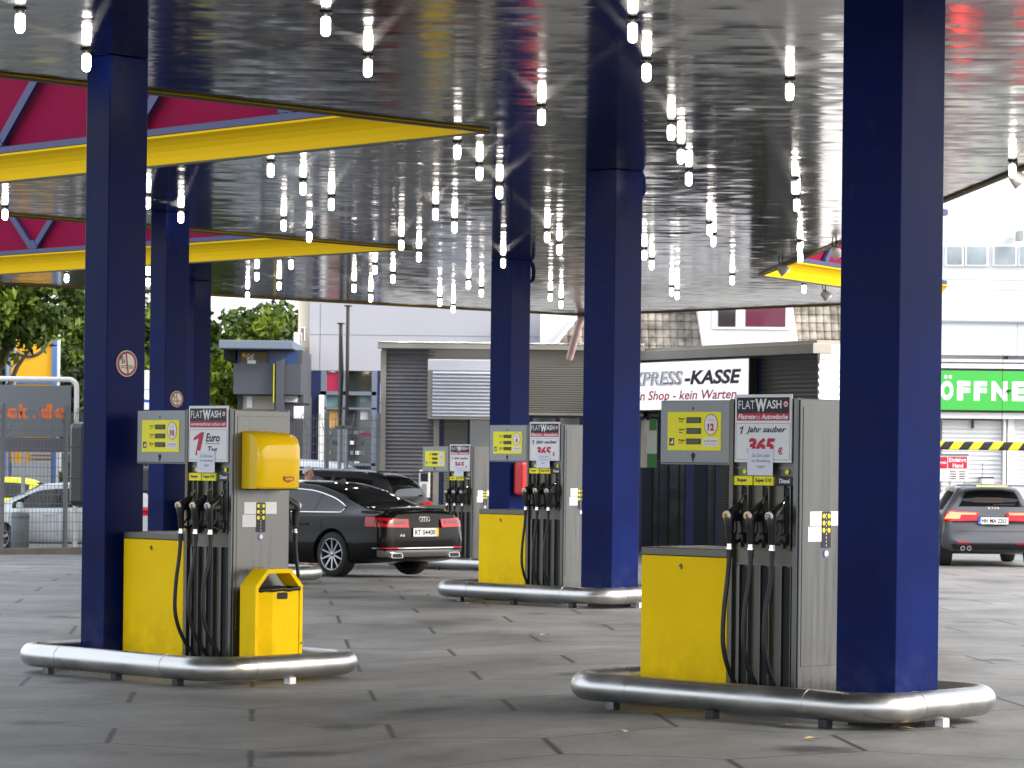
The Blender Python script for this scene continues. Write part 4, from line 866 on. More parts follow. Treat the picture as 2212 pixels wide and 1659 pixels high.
# ================================================================== buildings
clad = mat('grey_corrugated', (.20, .20, .21), .35, .55, var=.06, vs=2)
clad_dk = mat('dark_corrugated', (.10, .10, .095), .4, .4)
clad_w = mat('white_corrugated', (.75, .76, .78), .45)
fasc = mat('kiosk_fascia', (.30, .29, .26), .5, .3, var=.12, vs=1.5)
frame_b = mat('navy_frame', (.012, .018, .075), .35)
shut_lit = mat('shutter_painted_lit', (.68, .72, .78), .35, .3)  # pale tone carries the light falling on the tilted hood
shut_dk = mat('shutter_dark', (.17, .175, .155), .4, .4)
GK = -.46
lightbox = mat('lit_sign_face', (.75, .75, .78), .5, emit=.28, ecol=(.95, .96, 1))
def kiosk():
    KL = wall_plane(820, 1390, 73.4, 73.4); a = atY(1390, HY, 73.4); b = atY(1764, HY, 67.2); KR = Plane((a.x, a.y), (b.x, b.y))
    e = tag(empty('pay_kiosk', (a.x, a.y, GK)), 'low grey corrugated pay kiosk with shutters, behind the middle pumps', 'kiosk'); inv = Matrix.Translation((-a.x, -a.y, -GK))
    zt = KL.at(1000, 743)[1]; zu = KL.at(1000, 757)[1]
    back = Vector((.35, 1, 0)).normalized() * 7
    # carcass
    mb = MB(); mb.M = inv; pl = [atY(822, HY, 73.6), atY(1390, HY, 73.6), atY(1762, HY, 67.4)]; c3 = Vector((b.x, b.y)) + Vector((KR.n.x, KR.n.y)) * 3.0
    poly = [(pl[0].x, pl[0].y), (pl[1].x, pl[1].y), (pl[2].x, pl[2].y), (c3.x, c3.y), (c3.x - 3, c3.y + 6), (pl[0].x, pl[0].y + 9)]
    mb.prism(poly, GK, zt - .05, fasc, axis='z'); mb.build('core_wall', e)
    def part(name, P, fn, par=e):
        mb = MB(); mb.M = inv @ P.M; fn(mb); return mb.build(name, par)
    # left cladding
    def f(mb):
        x0, x1, z0, z1 = KL.rect(832, 757, 936, 1230); mb.corr(x0, x1, GK, KL.at(880, 757)[1], .10, clad, .094, .02)
    part('cladding', KL, f)
    part('corner_post', KL, lambda mb: KL.px(mb, 820, 757, 832, 1240, fasc, -.02, .2))
    part('corner_post', KL, lambda mb: KL.px(mb, 935, 900, 947, 1240, fasc, -.0, .2))
    part('upper_panel', KL, lambda mb: KL.px(mb, 926, 757, 1390, 792, fasc, .10, .2))
    part('eaves', KL, lambda mb: (KL.px(mb, 817, 743, 1392, 755.5, fasc, -.25, .3), KL.px(mb, 817, 741, 1392, 743, chrome, -.27, .3)))
    # projecting shutter hood, painted paler for the light its tilt catches
    def f(mb):
        x0, x1, z0, z1 = KL.rect(925, 778, 1064, 902); mb.box(x0, x0 + .12, -.55, .1, z0, z1, fasc, .01); mb.box(x0, x1 + .6, -.56, .1, z1 - .28, z1, shut_lit, .02)
        n = 13; h = (z1 - .28 - z0) / n
        for i in range(n):
            zc = z0 + h * i; P = [(-.52, zc + h), (-.60, zc + h * .35), (-.58, zc + .012), (-.50, zc)]; mb.prism(P, x0 + .12, x1 + .6, shut_lit, axis='x')
        mb.box(x0, x1 + .6, -.58, .1, z0 - .05, z0, fasc, .005)
    part('shutter', KL, f)
    def f(mb):
        x0, x1, z0, z1 = KL.rect(1125, 792, 1390, 893); mb.corr(x0, x1, z0, z1, -.12, shut_dk, .055, .010, 4); mb.box(x0, x1, -.15, .05, z0 - .06, z0, fasc, .004)
    part('shutter', KL, f)
    # windows below
    def f(mb): KL.px(mb, 947, 900, 1390, 1240, frame_b, .06, .12)
    fr = part('window_frame', KL, f)
    gw = mat('kiosk_glass', (.10, .11, .09), .06, spec=.9, coat=.6)
    for i, (u, v) in enumerate(((1000, 1012), (1012, 1060), (1148, 1200), (1206, 1252), (1262, 1330))):
        if i == 0: continue
        part('pane', KL, lambda mb: KL.px(mb, u + 2, 903, v - 2, 1190, gw, .035, .05), fr)
    def f(mb): x0, x1, z0, z1 = KL.rect(958, 905, 1008, 1240); mb.corr(x0, x1, GK, z1, .03, shut_dk, .07, .012, 4)
    part('shutter', KL, f)
    def f(mb): KL.px(mb, 905, 1015, 929, 1075, white, -.12, .1, .02); KL.px(mb, 909, 1022, 925, 1040, ink, -.13, -.11); KL.px(mb, 912, 1045, 922, 1070, grey_box, -.13, -.11)
    part('intercom', KL, f)
    # right angled wing
    zr = KR.at(1700, 745)[1]
    part('eaves', KR, lambda mb: mb.box(-.1, KR.L + .12, -.22, .3, KR.at(1600, 771)[1], zr, fasc, .01))
    def f(mb): x0, x1, z0, z1 = KR.rect(1640, 775, 1764, 900); mb.corr(x0 - .2, KR.L - .02, GK, KR.at(1600, 771)[1], .04, clad_dk, .10, .022)
    part('cladding', KR, f)
    def f(mb):
        x0 = .0; x1, z0 = KR.at(1640, 885); mb.box(-.02, x1, -.0, .1, GK, KR.at(1500, 780)[1], frame_b)
    fr2 = part('window_frame', KR, f)
    for u, v in ((1390, 1424), (1428, 1480), (1500, 1545), (1552, 1600), (1604, 1640)): part('pane', KR, lambda mb: KR.px(mb, u, 893, v, 1215, glass_dk, -.02, -.005), fr2)
    def f(mb):
        KR.px(mb, 1386, 908, 1421, 1010, mat('poster_pale', (.42, .45, .36), .6), -.03, -.022); KR.px(mb, 1392, 905, 1398, 1008, rust, -.034, -.0305)
        KR.px(mb, 1405, 905, 1421, 930, mat('poster_green', (.05, .16, .04), .6), -.034, -.0305); KR.px(mb, 1400, 980, 1421, 1010, MC['poster_green'], -.035, -.031)
    part('window_poster', KR, f, fr2)
    # end face in white: the bright light on this side is put into the colour
    c = Vector((b.x, b.y)); d = Vector((KR.n.x, KR.n.y)); pe = c + d * 3.0; KE = Plane(c, pe)
    def f(mb): mb.corr(.0, KE.L, GK, zr - .35, -.05, clad_w, .17, .03); mb.box(.0, KE.L, -.10, .0, zr - .35, zr - .02, white)
    part('end_cladding', KE, f)
    part('roof', KL, lambda mb: mb.box(0, KL.L + .1, .31, 8, zt - .04, zt - .01, fasc))
    # sign board
    s = tag(empty('sign_board', (a.x, a.y, GK)), 'white EXPRESS-KASSE sign board with red line Kein Shop - kein Warten on the kiosk', 'sign')
    def f(mb):
        # board follows the wing and starts left of it
        xr = KR.at(1636, 830)[0]; x0 = KR.at(1345, 830)[0]; z1 = KR.at(1500, 781)[1]; z0 = KR.at(1450, 885.5)[1]
        mb.box(x0, xr, -.26, -.12, z0, z1, lightbox, .01); mb.box(x0 - .02, xr + .03, -.25, -.02, z0 - .04, z1 + .03, black, .01)
        y = -.262
        def T(t, xa, xb, ya, yb, m, bo=.03, sh=.2, yy=y):
            x_0, x_1 = KR.at(xa, 830)[0], KR.at(xb, 830)[0]; za, zb = KR.at(1500, yb)[1], KR.at(1500, ya)[1]; mb.text(t, x_0, x_1, za, zb, yy, m, bo, sh)
        T('-KASSE', 1498, 1621, 801, 832, ink, .04)
        T('EXPRESS', 1368, 1494, 801, 832, ink2, .03, .2, y); 
        x_0, x_1 = KR.at(1362, 830)[0], KR.at(1497, 830)[0]; za, zb = KR.at(1500, 833)[1], KR.at(1500, 800)[1]; n = 7
        for i in range(n): zz = za + (zb - za) * (i + .5) / n; mb.rect(x_0, x_1, zz, zz + (zb - za) * .045, y - .002, wht_face)
        T('EXPRESS', 1370.5, 1496, 802.5, 833.5, wht_face, .0, .2, y - .001)
        T('Kein Shop - kein Warten.', 1372, 1616, 843, 870, red, .02)
    mb = MB(); mb.M = inv @ KR.M; f(mb); mb.build('board', s)
kiosk()
# ------------------------------------------------------------------ lilac-white shop building behind
lil = mat('pale_render', (.34, .345, .39), .75, var=.03, vs=.6); beige = mat('beige_panel', (.60, .54, .42), .7, bump=.004, bs=6)
anth = mat('anthracite_render', (.055, .06, .075), .7, var=.05, vs=1); anth_top = mat('blue_grey_fascia', (.13, .16, .21), .6); glz = mat('shop_glass', (.03, .035, .035), .05, coat=.8, spec=.9)
warm = mat('lit_shop_interior', (.6, .35, .1), .7, var=.4, vs=2); teal = mat('teal_panel', (.15, .28, .26), .4)
def shop():
    P = wall_plane(664, 1240, 88); e = tag(empty('shop_building', (P.p0.x, 88, -.6)), 'large pale lilac rendered shop building with glazed corner, behind the kiosk', 'building'); inv = Matrix.Translation((-P.p0.x, -88, .6))
    def part(n, fn, par=e): mb = MB(); mb.M = inv @ P.M; fn(mb); return mb.build(n, par)
    z8 = P.at(750, 800)[1]
    wl = part('wall', lambda mb: (mb.box(0, P.L, .3, 14, z8, 9.4, lil), mb.box(P.at(826, 900)[0], P.L, .32, 14, -.6, z8, lil), mb.box(-.35, .0, .45, 14, z8 - .4, 9.5, beige)))
    part('wall_joint', lambda mb: (P.px(mb, 664, 724, 1240, 725, anth_top, .293, .3), P.px(mb, 690, 655, 691, 800, anth_top, .293, .3)))
    part('signal_box', lambda mb: (P.px(mb, 637, 720, 650, 800, white, -.6, 1, .03), P.px(mb, 632, 748, 640, 800, white, -.4, .4, .03), P.px(mb, 653, 708, 662, 740, chrome, -.5, .2, .03)))
    fr = part('window_frame', lambda mb: [P.px(mb, a, b, c, d, anth_top if k else frame_b, .28, .5) for a, b, c, d, k in ((664, 800, 690, 1190, 0), (690, 800, 702, 1190, 2), (800, 800, 812, 1190, 1), (738, 800, 743, 1190, 1), (690, 845, 812, 853, 1), (812, 800, 818, 1190, 0), (690, 880, 812, 884, 1), (690, 1000, 812, 1006, 1), (690, 1100, 812, 1106, 1))])
    part('pane', lambda mb: P.px(mb, 690, 800, 812, 1190, glz, .52, .54), fr)
    part('white_column', lambda mb: P.px(mb, 686, 853, 697, 1190, white, .1, .27, .02))
    for q in ((701, 803, 730, 845, maroon, .4, .5), (703, 880, 748, 925, warm, .45, .51), (702, 853, 728, 878, teal, .45, .51), (777, 855, 810, 868, teal, .45, .51), (777, 882, 793, 906, white, .45, .51), (777, 936, 808, 941, red, .45, .51)): part('poster', lambda mb: P.px(mb, *q), fr)
    part('counter', lambda mb: (P.px(mb, 702, 1080, 810, 1120, white, .40, .51)), fr)
    for i in range(7):
        for j in range(8): part('shelf_stock', lambda mb: P.px(mb, 702 + 12 * i + random.random() * 5, 930 + 22 * j, 712 + 12 * i + random.random() * 4, 938 + 22 * j, random.choice((ink2, anth, anth_top, teal, glz, white)), .45, .51), fr)
    part('gable', lambda mb: None) if False else None
shop()
def grill():
    P = wall_plane(475, 665, 84); e = tag(empty('snack_bar', (P.p0.x, 84, -.6)), 'dark grey flat-roofed snack bar with blue-grey roof edge beside the trees', 'building'); inv = Matrix.Translation((-P.p0.x, -84, .6))
    def part(n, fn, par=e): mb = MB(); mb.M = inv @ P.M; fn(mb); return mb.build(n, par)
    z = lambda y: P.at(570, y)[1]
    part('roof', lambda mb: (P.px(mb, 477, 737, 637, 755, anth_top, -.6, 6, .02)))
    part('wall', lambda mb: (P.px(mb, 505, 786, 650, 852, anth, -.1, 5.5), P.px(mb, 480, 755, 506, 776, dark, .4, 5), P.px(mb, 512, 754, 650, 790, anth, .5, 5), P.px(mb, 512, 850, 650, 1200, anth, .6, 5), P.px(mb, 596, 780, 612, 1200, anth, -.3, .2), P.px(mb, 592, 786, 594, 870, yel_sign, -.25, -.1)))
    fr = part('window_frame', lambda mb: (P.px(mb, 510, 758, 640, 786, frame_b, .42, .5), P.px(mb, 510, 852, 640, 900, anth, .5, .6)))
    part('pane', lambda mb: P.px(mb, 518, 760, 575, 784, glz, .38, .41), fr); part('pane', lambda mb: P.px(mb, 577, 758, 640, 785, mat('blue_glass', (.02, .06, .2), .1, coat=.5), .38, .41), fr)
    part('lower_glazing', lambda mb: (P.px(mb, 522, 854, 590, 884, mat('pale_interior', (.35, .32, .25), .5), .44, .49), P.px(mb, 612, 854, 640, 868, white, .44, .49), P.px(mb, 530, 856, 542, 880, white, .42, .44)), fr)
    def f(mb):
        x0, x1, z0, z1 = P.rect(530, 763, 546, 776); mb.text('Grill', x0, x1, z0, z1, .37, wht_face, .03, .3); P.px(mb, 532, 777, 550, 785, wht_face, .33, .37); P.px(mb, 521, 762, 528, 770, orange, .36, .38)
    part('lettering', f, fr)
    part('noticeboard', lambda mb: (P.px(mb, 637, 878, 658, 905, white, -.4, -.3), P.px(mb, 637, 872, 670, 876, ink, -.4, -.2)))
grill()
# ------------------------------------------------------------------ tiled-roof house behind the kiosk
tile = bpy.data.materials.new('roof_tiles')
def house():
    tile.use_nodes = True; n = tile.node_tree.nodes; L = tile.node_tree.links; b = n['Principled BSDF']; b.inputs['Roughness'].default_value = .85
    tc = n.new('ShaderNodeTexCoord'); t = n.new('ShaderNodeTexNoise'); t.inputs['Scale'].default_value = 3; t.inputs['Detail'].default_value = 6; L.new(tc.outputs['Object'], t.inputs[0])
    r = n.new('ShaderNodeValToRGB'); r.color_ramp.elements[0].position = .35; r.color_ramp.elements[1].position = .68; r.color_ramp.elements[0].color = (.11, .095, .08, 1); r.color_ramp.elements[1].color = (.34, .31, .26, 1); L.new(t.outputs[0], r.inputs[0]); L.new(r.outputs[0], b.inputs['Base Color'])
    P = wall_plane(1180, 1900, 86); e = tag(empty('tiled_house', (P.p0.x, 86, -.6)), 'house with worn grey-brown tiled roof and a white dormer, above the kiosk', 'building'); inv = Matrix.Translation((-P.p0.x, -86, .6))
    def part(n_, fn, par=e): mb = MB(); mb.M = inv @ P.M; fn(mb); return mb.build(n_, par)
    ze = P.at(1500, 765)[1]; zr = ze + 3.6; dep = 1.5
    part('wall', lambda mb: mb.box(.8, P.L, .7, 9, -.6, ze + .2, white))
    def f(mb):      # steep tiled slope of real tiles: rows and rolls
        rows = 15; rh = (zr - ze) / rows; cw = .21; c0 = P.at(1195, 745)[0]
        for i in range(rows):
            z0, z1 = ze + rh * i, ze + rh * (i + 1) + .03; y0, y1 = dep * i / rows, dep * (i + 1) / rows; lean = max(0, (c0 + (z0 - ze) * .85))
            x = lean
            while x < P.L:
                pts = []
                for k in range(7): a = pi * k / 6; pts.append((x + cw * .5 - cw * .5 * cos(a), -.045 * sin(a)))
                vs = [(p[0], y0 - .05 + p[1], z0) for p in pts] + [(p[0], y1 + .0 + p[1], z1) for p in pts]
                mb.add(vs, [(k, k + 1, 8 + k, 7 + k) for k in range(6)], tile, True); mb.add([(x, y0 - .05, z0), (x + cw, y0 - .05, z0)] + [(p[0], y0 - .05 + p[1], z0) for p in pts[::-1]], [tuple(range(9))], tile)
                x += cw
        mb.add([(0 + c0, .02, ze), (P.L, .02, ze), (P.L, dep + .02, zr), (c0 + 3.2, dep + .02, zr)], [(0, 1, 2, 3)], tile)
    part('roof', f)
    def f(mb): P.px(mb, 1168, 640, 1258, 765, white, 1.0, 1.6); mb.prism([(P.at(1180, 745)[0], ze), (P.at(1190, 745)[0], ze), (P.at(1270, 660)[0], P.at(1270, 660)[1]), (P.at(1262, 660)[0], P.at(1262, 660)[1])], -.12, .4, white, axis='y')
    part('gable_trim', f)
    def f(mb):
        x0, x1, z0, z1 = P.rect(1500, 640, 1733, 765); a = .35; mb.prism([(x0 + .25, z0), (x1 - .1, z0), (x1 - .35, z1), (x0, z1)], -.35, 1.2, white, axis='y')
    d = part('dormer', f)
    def f(mb):
        x0, x1, z0, z1 = P.rect(1537, 660, 1706, 713)
        mb.box(x0, x1, -.42, -.345, z0, z1, white, .01)
    w_ = part('window', f, d)
    part('pane', lambda mb: (P.px(mb, 1549, 664, 1587, 707, glz, -.44, -.425),), w_); part('pane', lambda mb: P.px(mb, 1608, 664, 1694, 707, mat('maroon_blind', (.10, .008, .03), .3, coat=.4), -.44, -.425), w_)
    part('gutter', lambda mb: P.px(mb, 1385, 760, 1500, 765, white, -.35, -.2, .02))
house()
# ------------------------------------------------------------------ white wash hall on the right
wh_wall = mat('white_render', (.60, .61, .62), .7, var=.03, vs=.5)
def hall():
    P = wall_plane(1880, 2420, 78); X0 = P.p0.x; e = tag(empty('wash_hall', (X0, 78, -.2)), 'white wash hall with roller doors and green sign at the right edge', 'building'); inv = Matrix.Translation((-X0, -78, .2))
    def part(n_, fn, par=e, pl=P): mb = MB(); mb.M = inv @ pl.M; fn(mb); return mb.build(n_, par)
    zt = P.at(2100, 775)[1]
    part('wall', lambda mb: (mb.box(0, P.L, .3, 8, P.at(2100, 905)[1], zt, wh_wall), mb.box(0, P.L, .5, 8, -.2, P.at(2100, 905)[1], wh_wall)))
    part('cornice', lambda mb: (P.px(mb, 1880, 785, 2420, 797, white, -.15, .3, .01), P.px(mb, 1880, 783, 2420, 785.5, anth, -.17, .3), P.px(mb, 1880, 891, 2420, 905, white, -.15, .3, .01)))
    def f(mb): x0, x1, z0, z1 = P.rect(2036, 908, 2165, 1230); mb.corr(x0, x1, -.2, z1, .2, clad_w, .115, .022)
    part('roller_door', f)
    def f(mb): x0, x1, z0, z1 = P.rect(2192, 908, 2420, 1230); mb.corr(x0, x1, -.2, z1, .2, clad_w, .115, .022)
    part('roller_door', f)
    part('door_post', lambda mb: (P.px(mb, 2166, 905, 2172, 1225, white, .0, .3, .01), P.px(mb, 2176, 905, 2190, 1225, white, .05, .3, .01), P.px(mb, 2100, 908, 2105, 925, anth, .1, .17)))
    part('wall_cabinet', lambda mb: (P.px(mb, 2118, 1034, 2145, 1055, wht_face, -.05, .15, .01), P.px(mb, 2114, 1030, 2146, 1034, anth, -.05, .15)))
    s = tag(empty('hall_sign', (X0, 78, -.2)), 'long green sign with white capital letters over the roller doors', 'sign')
    gr = mat('green_sign', (.05, .42, .06), .5)
    def f(mb):
        x0, x1, z0, z1 = P.rect(2000, 803, 2400, 888); mb.box(x0, x1, -.28, -.16, z0, z1, gr, .01); mb.box(x0 - .03, x1 + .03, -.26, -.12, z0 - .03, z1 + .03, ink, .01)
        zl, zh = P.at(2120, 866)[1], P.at(2120, 824)[1]
        for t, xa, xb in (('O', 2028, 2056), ('F', 2064, 2092), ('F', 2100, 2128), ('N', 2138, 2172), ('E', 2182, 2212), ('T', 2220, 2252)):
            a, b = P.at(xa, 845)[0], P.at(xb, 845)[0]; mb.text(t, a, b, zl, zh, -.283, wht_face, .06)
        for xx in (2036, 2046): a, b = P.at(xx, 845)[0], P.at(xx + 6, 845)[0]; mb.rect(a, b, P.at(2120, 819)[1], P.at(2120, 812)[1], -.283, wht_face)
        P.px(mb, 2170, 843, 2179, 846, ink, -.40, -.285)
    mb = MB(); mb.M = inv @ P.M; f(mb); mb.build('board', s)
    # upper white building behind
    U = wall_plane(1700, 2500, 92); u = tag(empty('white_office_block', (U.p0.x, 92, -.2)), 'bright white office block with a band of windows above the wash hall', 'building'); iu = Matrix.Translation((-U.p0.x, -92, .2))
    def pu(n_, fn, par=u): mb = MB(); mb.M = iu @ U.M; fn(mb); return mb.build(n_, par)
    pu('wall', lambda mb: mb.box(U.at(1990, 600)[0], U.L, .3, 15, -.2, U.at(2100, 420)[1] + 4, wh_wall))
    pu('terrace', lambda mb: (U.px(mb, 2000, 700, 2500, 770, mat('pale_grey_panel', (.6, .63, .7), .6), -.6, .2), U.px(mb, 2000, 696, 2500, 700, grey_box, -.7, .2), U.px(mb, 2000, 668, 2500, 696, wh_wall, .0, .25), U.px(mb, 2170, 770, 2174, 785, anth, -.3, .2)))
    pu('wall_joint', lambda mb: (U.px(mb, 2000, 626, 2500, 627, grey_box, .29, .31), U.px(mb, 2000, 604, 2500, 605, grey_box, .29, .31), U.px(mb, 2190, 700, 2191, 770, grey_box, -.61, -.6)))
    sky_g = mat('sky_glass', (.22, .27, .30), .08, coat=.8, spec=.9, var=.5, vs=.8)
    for a, b in ((2048, 2080), (2091, 2133), (2151, 2196), (2206, 2240), (2255, 2290)):
        w_ = pu('window', lambda mb: U.px(mb, a - 4, 528, b + 4, 574, white, .2, .3, .02)); pu('pane', lambda mb: U.px(mb, a, 532, b, 570, sky_g, .17, .195), w_)
    pu('chimney_pipe', lambda mb: U.px(mb, 2196, 500, 2206, 520, grey_box, -.4, .2))
hall()
# fascia mast seen right of the nearest column: blue capped pink post
Bp = wall_plane(2041, 2056, 58)
# height-limit bar, red price board
hazard = bpy.data.materials.new('hazard_stripes'); hazard.use_nodes = True
def hz():
    n = hazard.node_tree.nodes; L = hazard.node_tree.links; b = n['Principled BSDF']; b.inputs['Roughness'].default_value = .5
    tc = n.new('ShaderNodeTexCoord'); sp = n.new('ShaderNodeSeparateXYZ'); L.new(tc.outputs['Object'], sp.inputs[0])
    def M(op, a, b_): k = n.new('ShaderNodeMath'); k.operation = op; [k.inputs.__getitem__(i).__setattr__('default_value', v) if isinstance(v, (int, float)) else L.new(v, k.inputs[i]) for i, v in enumerate((a, b_))]; return k.outputs[0]
    t = M('GREATER_THAN', M('FRACT', M('DIVIDE', M('ADD', M('ADD', sp.outputs[0], 50.0), M('MULTIPLY', sp.outputs[2], -.75)), .46), 0), .5)
    mx = n.new('ShaderNodeMix'); mx.data_type = 'RGBA'; L.new(t, mx.inputs[0]); mx.inputs[6].default_value = (.012, .012, .012, 1); mx.inputs[7].default_value = (.75, .72, .02, 1); L.new(mx.outputs[2], b.inputs['Base Color'])
hz()
a = atY(2020, 962, 70); b = atY(2330, 960, 70)
mb = MB(); mb.box(0, b.x - a.x, -.08, .08, -.10, .10, hazard, .04, True); e = tag(empty('height_limit_bar', a), 'yellow and black striped height-limit bar across the wash hall entrance', 'barrier'); mb.build('bar', e)
mb = MB(); mb.tube([(1.55, 0, .1), (1.55, 0, 2.2)], .006, ink, 6); mb.tube([(b.x - a.x - .3, 0, .1), (b.x - a.x - .3, 0, 2.2)], .006, ink, 6); mb.build('chain', e)
P = wall_plane(2020, 2092, 66); e = tag(empty('price_board', (P.p0.x, 66, 0)), 'small red and white price board behind the blue-grey hatchback', 'sign'); inv = Matrix.Translation((-P.p0.x, -66, 0))
mb = MB(); mb.M = inv @ P.M; P.px(mb, 2022, 983, 2091, 1040, white, 0, .06, .01); P.px(mb, 2022, 980, 2092, 984, anth_top, -.02, .08)
P.px(mb, 2024, 987, 2046, 1012, red, -.006, 0); P.px(mb, 2048, 987, 2089, 1012, red, -.006, 0)
for t, xa, xb, ya, yb in (('Einfahrt', 2050, 2087, 989, 998), ('Hand', 2058, 2080, 1001, 1010), ('preis', 2026, 2044, 996, 1004)):
    x0, x1, z0, z1 = P.rect(xa, ya, xb, yb); mb.text(t, x0, x1, z0, z1, -.009, wht_face, .02)
for yy in (1018, 1023, 1028, 1033): P.px(mb, 2052, yy, 2066, yy + 2, ink, -.006, 0); P.px(mb, 2072, yy, 2085, yy + 2, ink, -.006, 0)
mb.build('board', e); mb = MB(); mb.M = inv @ P.M; mb.box(.3, .36, .02, .06, 0, P.at(2050, 1040)[1], grey_box); mb.box(P.L - .1, P.L - .04, .02, .06, 0, P.at(2050, 1040)[1], grey_box); mb.build('post', e)
# ------------------------------------------------------------------ flood lamps under the canopy edge
lampg = mat('lamp_grey', (.35, .34, .32), .5, .3)
for lab, x, y, dz in (('round spotlight hanging below the canopy edge at the far right', 2196, 352, -.1), ('spotlight over the yellow fascia tip left of the nearest column', 1806, 522, -.08), ('clear glass lamp below the yellow fascia left of the nearest column', 1783, 618, -.05), ('bent pale bracket lamp at the very tip of the right yellow fascia', 1690, 560, 0)):
    p = atZ(x, y, CEIL); e = tag(empty('spotlight', p), lab, 'spotlight'); mb = MB(); mb.tube([(0, 0, 0), (0, 0, -.10)], .012, black, 8); mb.tube([(-.06, 0, 0), (-.05, 0, -.07), (.04, 0, -.10)], .010, black, 8); mb.build('bracket', e)
    mb = MB(); mb.tube([(-.07, 0, -.12), (.0, .0, -.17), (.06, 0, -.23)], .07, lampg, 14, rs=[.05, .085, .10]); mb.build('housing', e); mb = MB(); mb.tube([(.055, 0, -.225), (.066, 0, -.24)], .085, wht_face, 14); mb.build('lens', e)
# ------------------------------------------------------------------ fence
galv = mat('galvanised', (.34, .36, .38), .5, .5); galv_dk = mat('fence_grey', (.13, .14, .15), .5, .4)
def fence():
    fa = atY(-60, HY, 64.4); fb = atY(822, HY, 73.0); P = Plane((fa.x, fa.y), (fb.x, fb.y)); e = tag(empty('mesh_fence', (fa.x, fa.y, -.42)), 'tall grey welded mesh fence with barbed wire coil along the back of the forecourt', 'fence'); inv = Matrix.Translation((-fa.x, -fa.y, .42))
    zt = 2.42; mb = MB(); mb.M = inv @ P.M; zb = -.36
    vs, fs = [], []
    def bar(x0, x1, z0, z1, y0=-.003, y1=.003): mb.box(x0, x1, y0, y1, z0, z1, galv_dk)
    x = 0
    while x < P.L: bar(x - .004, x + .004, zb, zt + .38); x += .10
    z = zb + .05
    while z < zt + .4: bar(0, P.L, z - .006, z + .006, -.012, .012); z += .2
    mb.build('mesh_panel', e)
    for px_ in (4, 141, 290, 420, 560, 704, 815):
        x = P.at(px_, 1000)[0]; mb = MB(); mb.M = inv @ P.M; mb.box(x - .04, x + .04, -.06, .02, -.42, zt + .45, galv_dk, .005); mb.build('post', e)
    mb = MB(); mb.M = inv @ P.M; pts = []; n = int(P.L * 16)
    for i in range(n): a = i / 16 * 2 * pi / .55; pts.append((i / 16 + .25 * sin(a) * .5, -.12 + .2 * sin(a), zt + .1 + .3 * cos(a)))
    mb.tube(pts, .006, galv_dk, 4, caps=False)
    mb.build('barbed_coil', e)
    mb = MB(); mb.M = inv @ P.M; mb.box(0, P.L, -.10, .08, -.5, -.27, mat('kerb_concrete', (.16, .15, .13), .85, var=.2, vs=2), .02); tag(mb.build('kerb'), kind='structure')
    o = bpy.data.objects['kerb']; o.matrix_world = inv.inverted()
    return P
FPL = fence()
# two thin masts in front of the shop
for lab, x, y0, Yd in (('taller thin dark mast in front of the pale shop building', 748, 662, 75.5), ('shorter thin dark mast with furled banner, left of the taller one', 733, 700, 75.5)):
    p = atY(x, HY, Yd); zt = atY(x, y0, Yd).z; e = tag(empty('mast', (p.x, Yd, -.5)), lab, 'mast'); mb = MB(); mb.tube([(0, 0, 0), (0, 0, 3.0)], .05, galv, 10); mb.tube([(0, 0, 3.0), (0, 0, zt + .5)], .045, mat('mast_bronze', (.06, .055, .045), .5, .5), 10); mb.build('pole', e)
    mb = MB(); mb.lathe([(0, zt + .53), (.10, zt + .53), (.10, zt + .5), (0, zt + .5)], black, 10); mb.box(-.12, .12, -.07, .07, 3.0, 3.08, galv_dk, .01); mb.build('cap', e)
    if y0 == 700: mb = MB(); mb.tube([(.03, -.03, zt + .2), (.03, -.05, zt - .8), (.02, -.04, 3.4)], .05, black, 8, rs=[.02, .06, .03]); mb.build('banner', e)
# ------------------------------------------------------------------ white grey sign on a tube frame
def framed_sign():
    P = wall_plane(-260, 170, 66.5); e = tag(empty('framed_sign', (P.p0.x, 66.5, -.45)), 'grey sign with orange letters ending in ock.de on a bent white tube frame', 'sign'); inv = Matrix.Translation((-P.p0.x, -66.5, .45))
    mb = MB(); mb.M = inv @ P.M; x1, zt = P.at(166, 820); q = []
    for k in range(8): a = radians(90 - k * 90 / 7); q.append((x1 - .18 + .18 * cos(a), 0, zt - .18 + .18 * sin(a)))
    q = [(-.0, 0, zt)] + q + [(x1, 0, -.45)]; mb.tube(q, .055, mat('white_tube', (.7, .7, .68), .35), 12); mb.build('tube_frame', e)
    mb = MB(); mb.M = inv @ P.M; P.px(mb, -250, 831, 153, 942, mat('sign_grey', (.15, .165, .18), .6), -.03, .03, .01)
    x0, xx, z0, z1 = P.rect(-95, 880, 133, 907); mb.text('kolbeck.de'[3:], 0, 1, 0, 1, 0, red) if False else None
    x0, xx, z0, z1 = P.rect(-42, 882, 62, 906); 
    o_ = mat('orange_letters', (.75, .16, .03), .5)
    for t, a, b, c, d in (('o', -16, 8, 881, 904), ('c', 15, 37, 881, 904), ('k', 41, 63, 873, 904), ('.', 71, 78, 897, 904), ('d', 86, 114, 873, 904), ('e', 117, 144, 881, 904)):
        x0, xx, z0, z1 = P.rect(a, c, b, d); mb.text(t, x0, xx, z0, z1, -.034, o_, .08)
    mb.build('panel', e)
    mb = MB(); mb.M = inv @ P.M; P.px(mb, -250, 944, 168, 975, mat('sign_grey_dark', (.10, .10, .115), .6), -.02, .02); mb.build('lower_panel', e)
framed_sign()
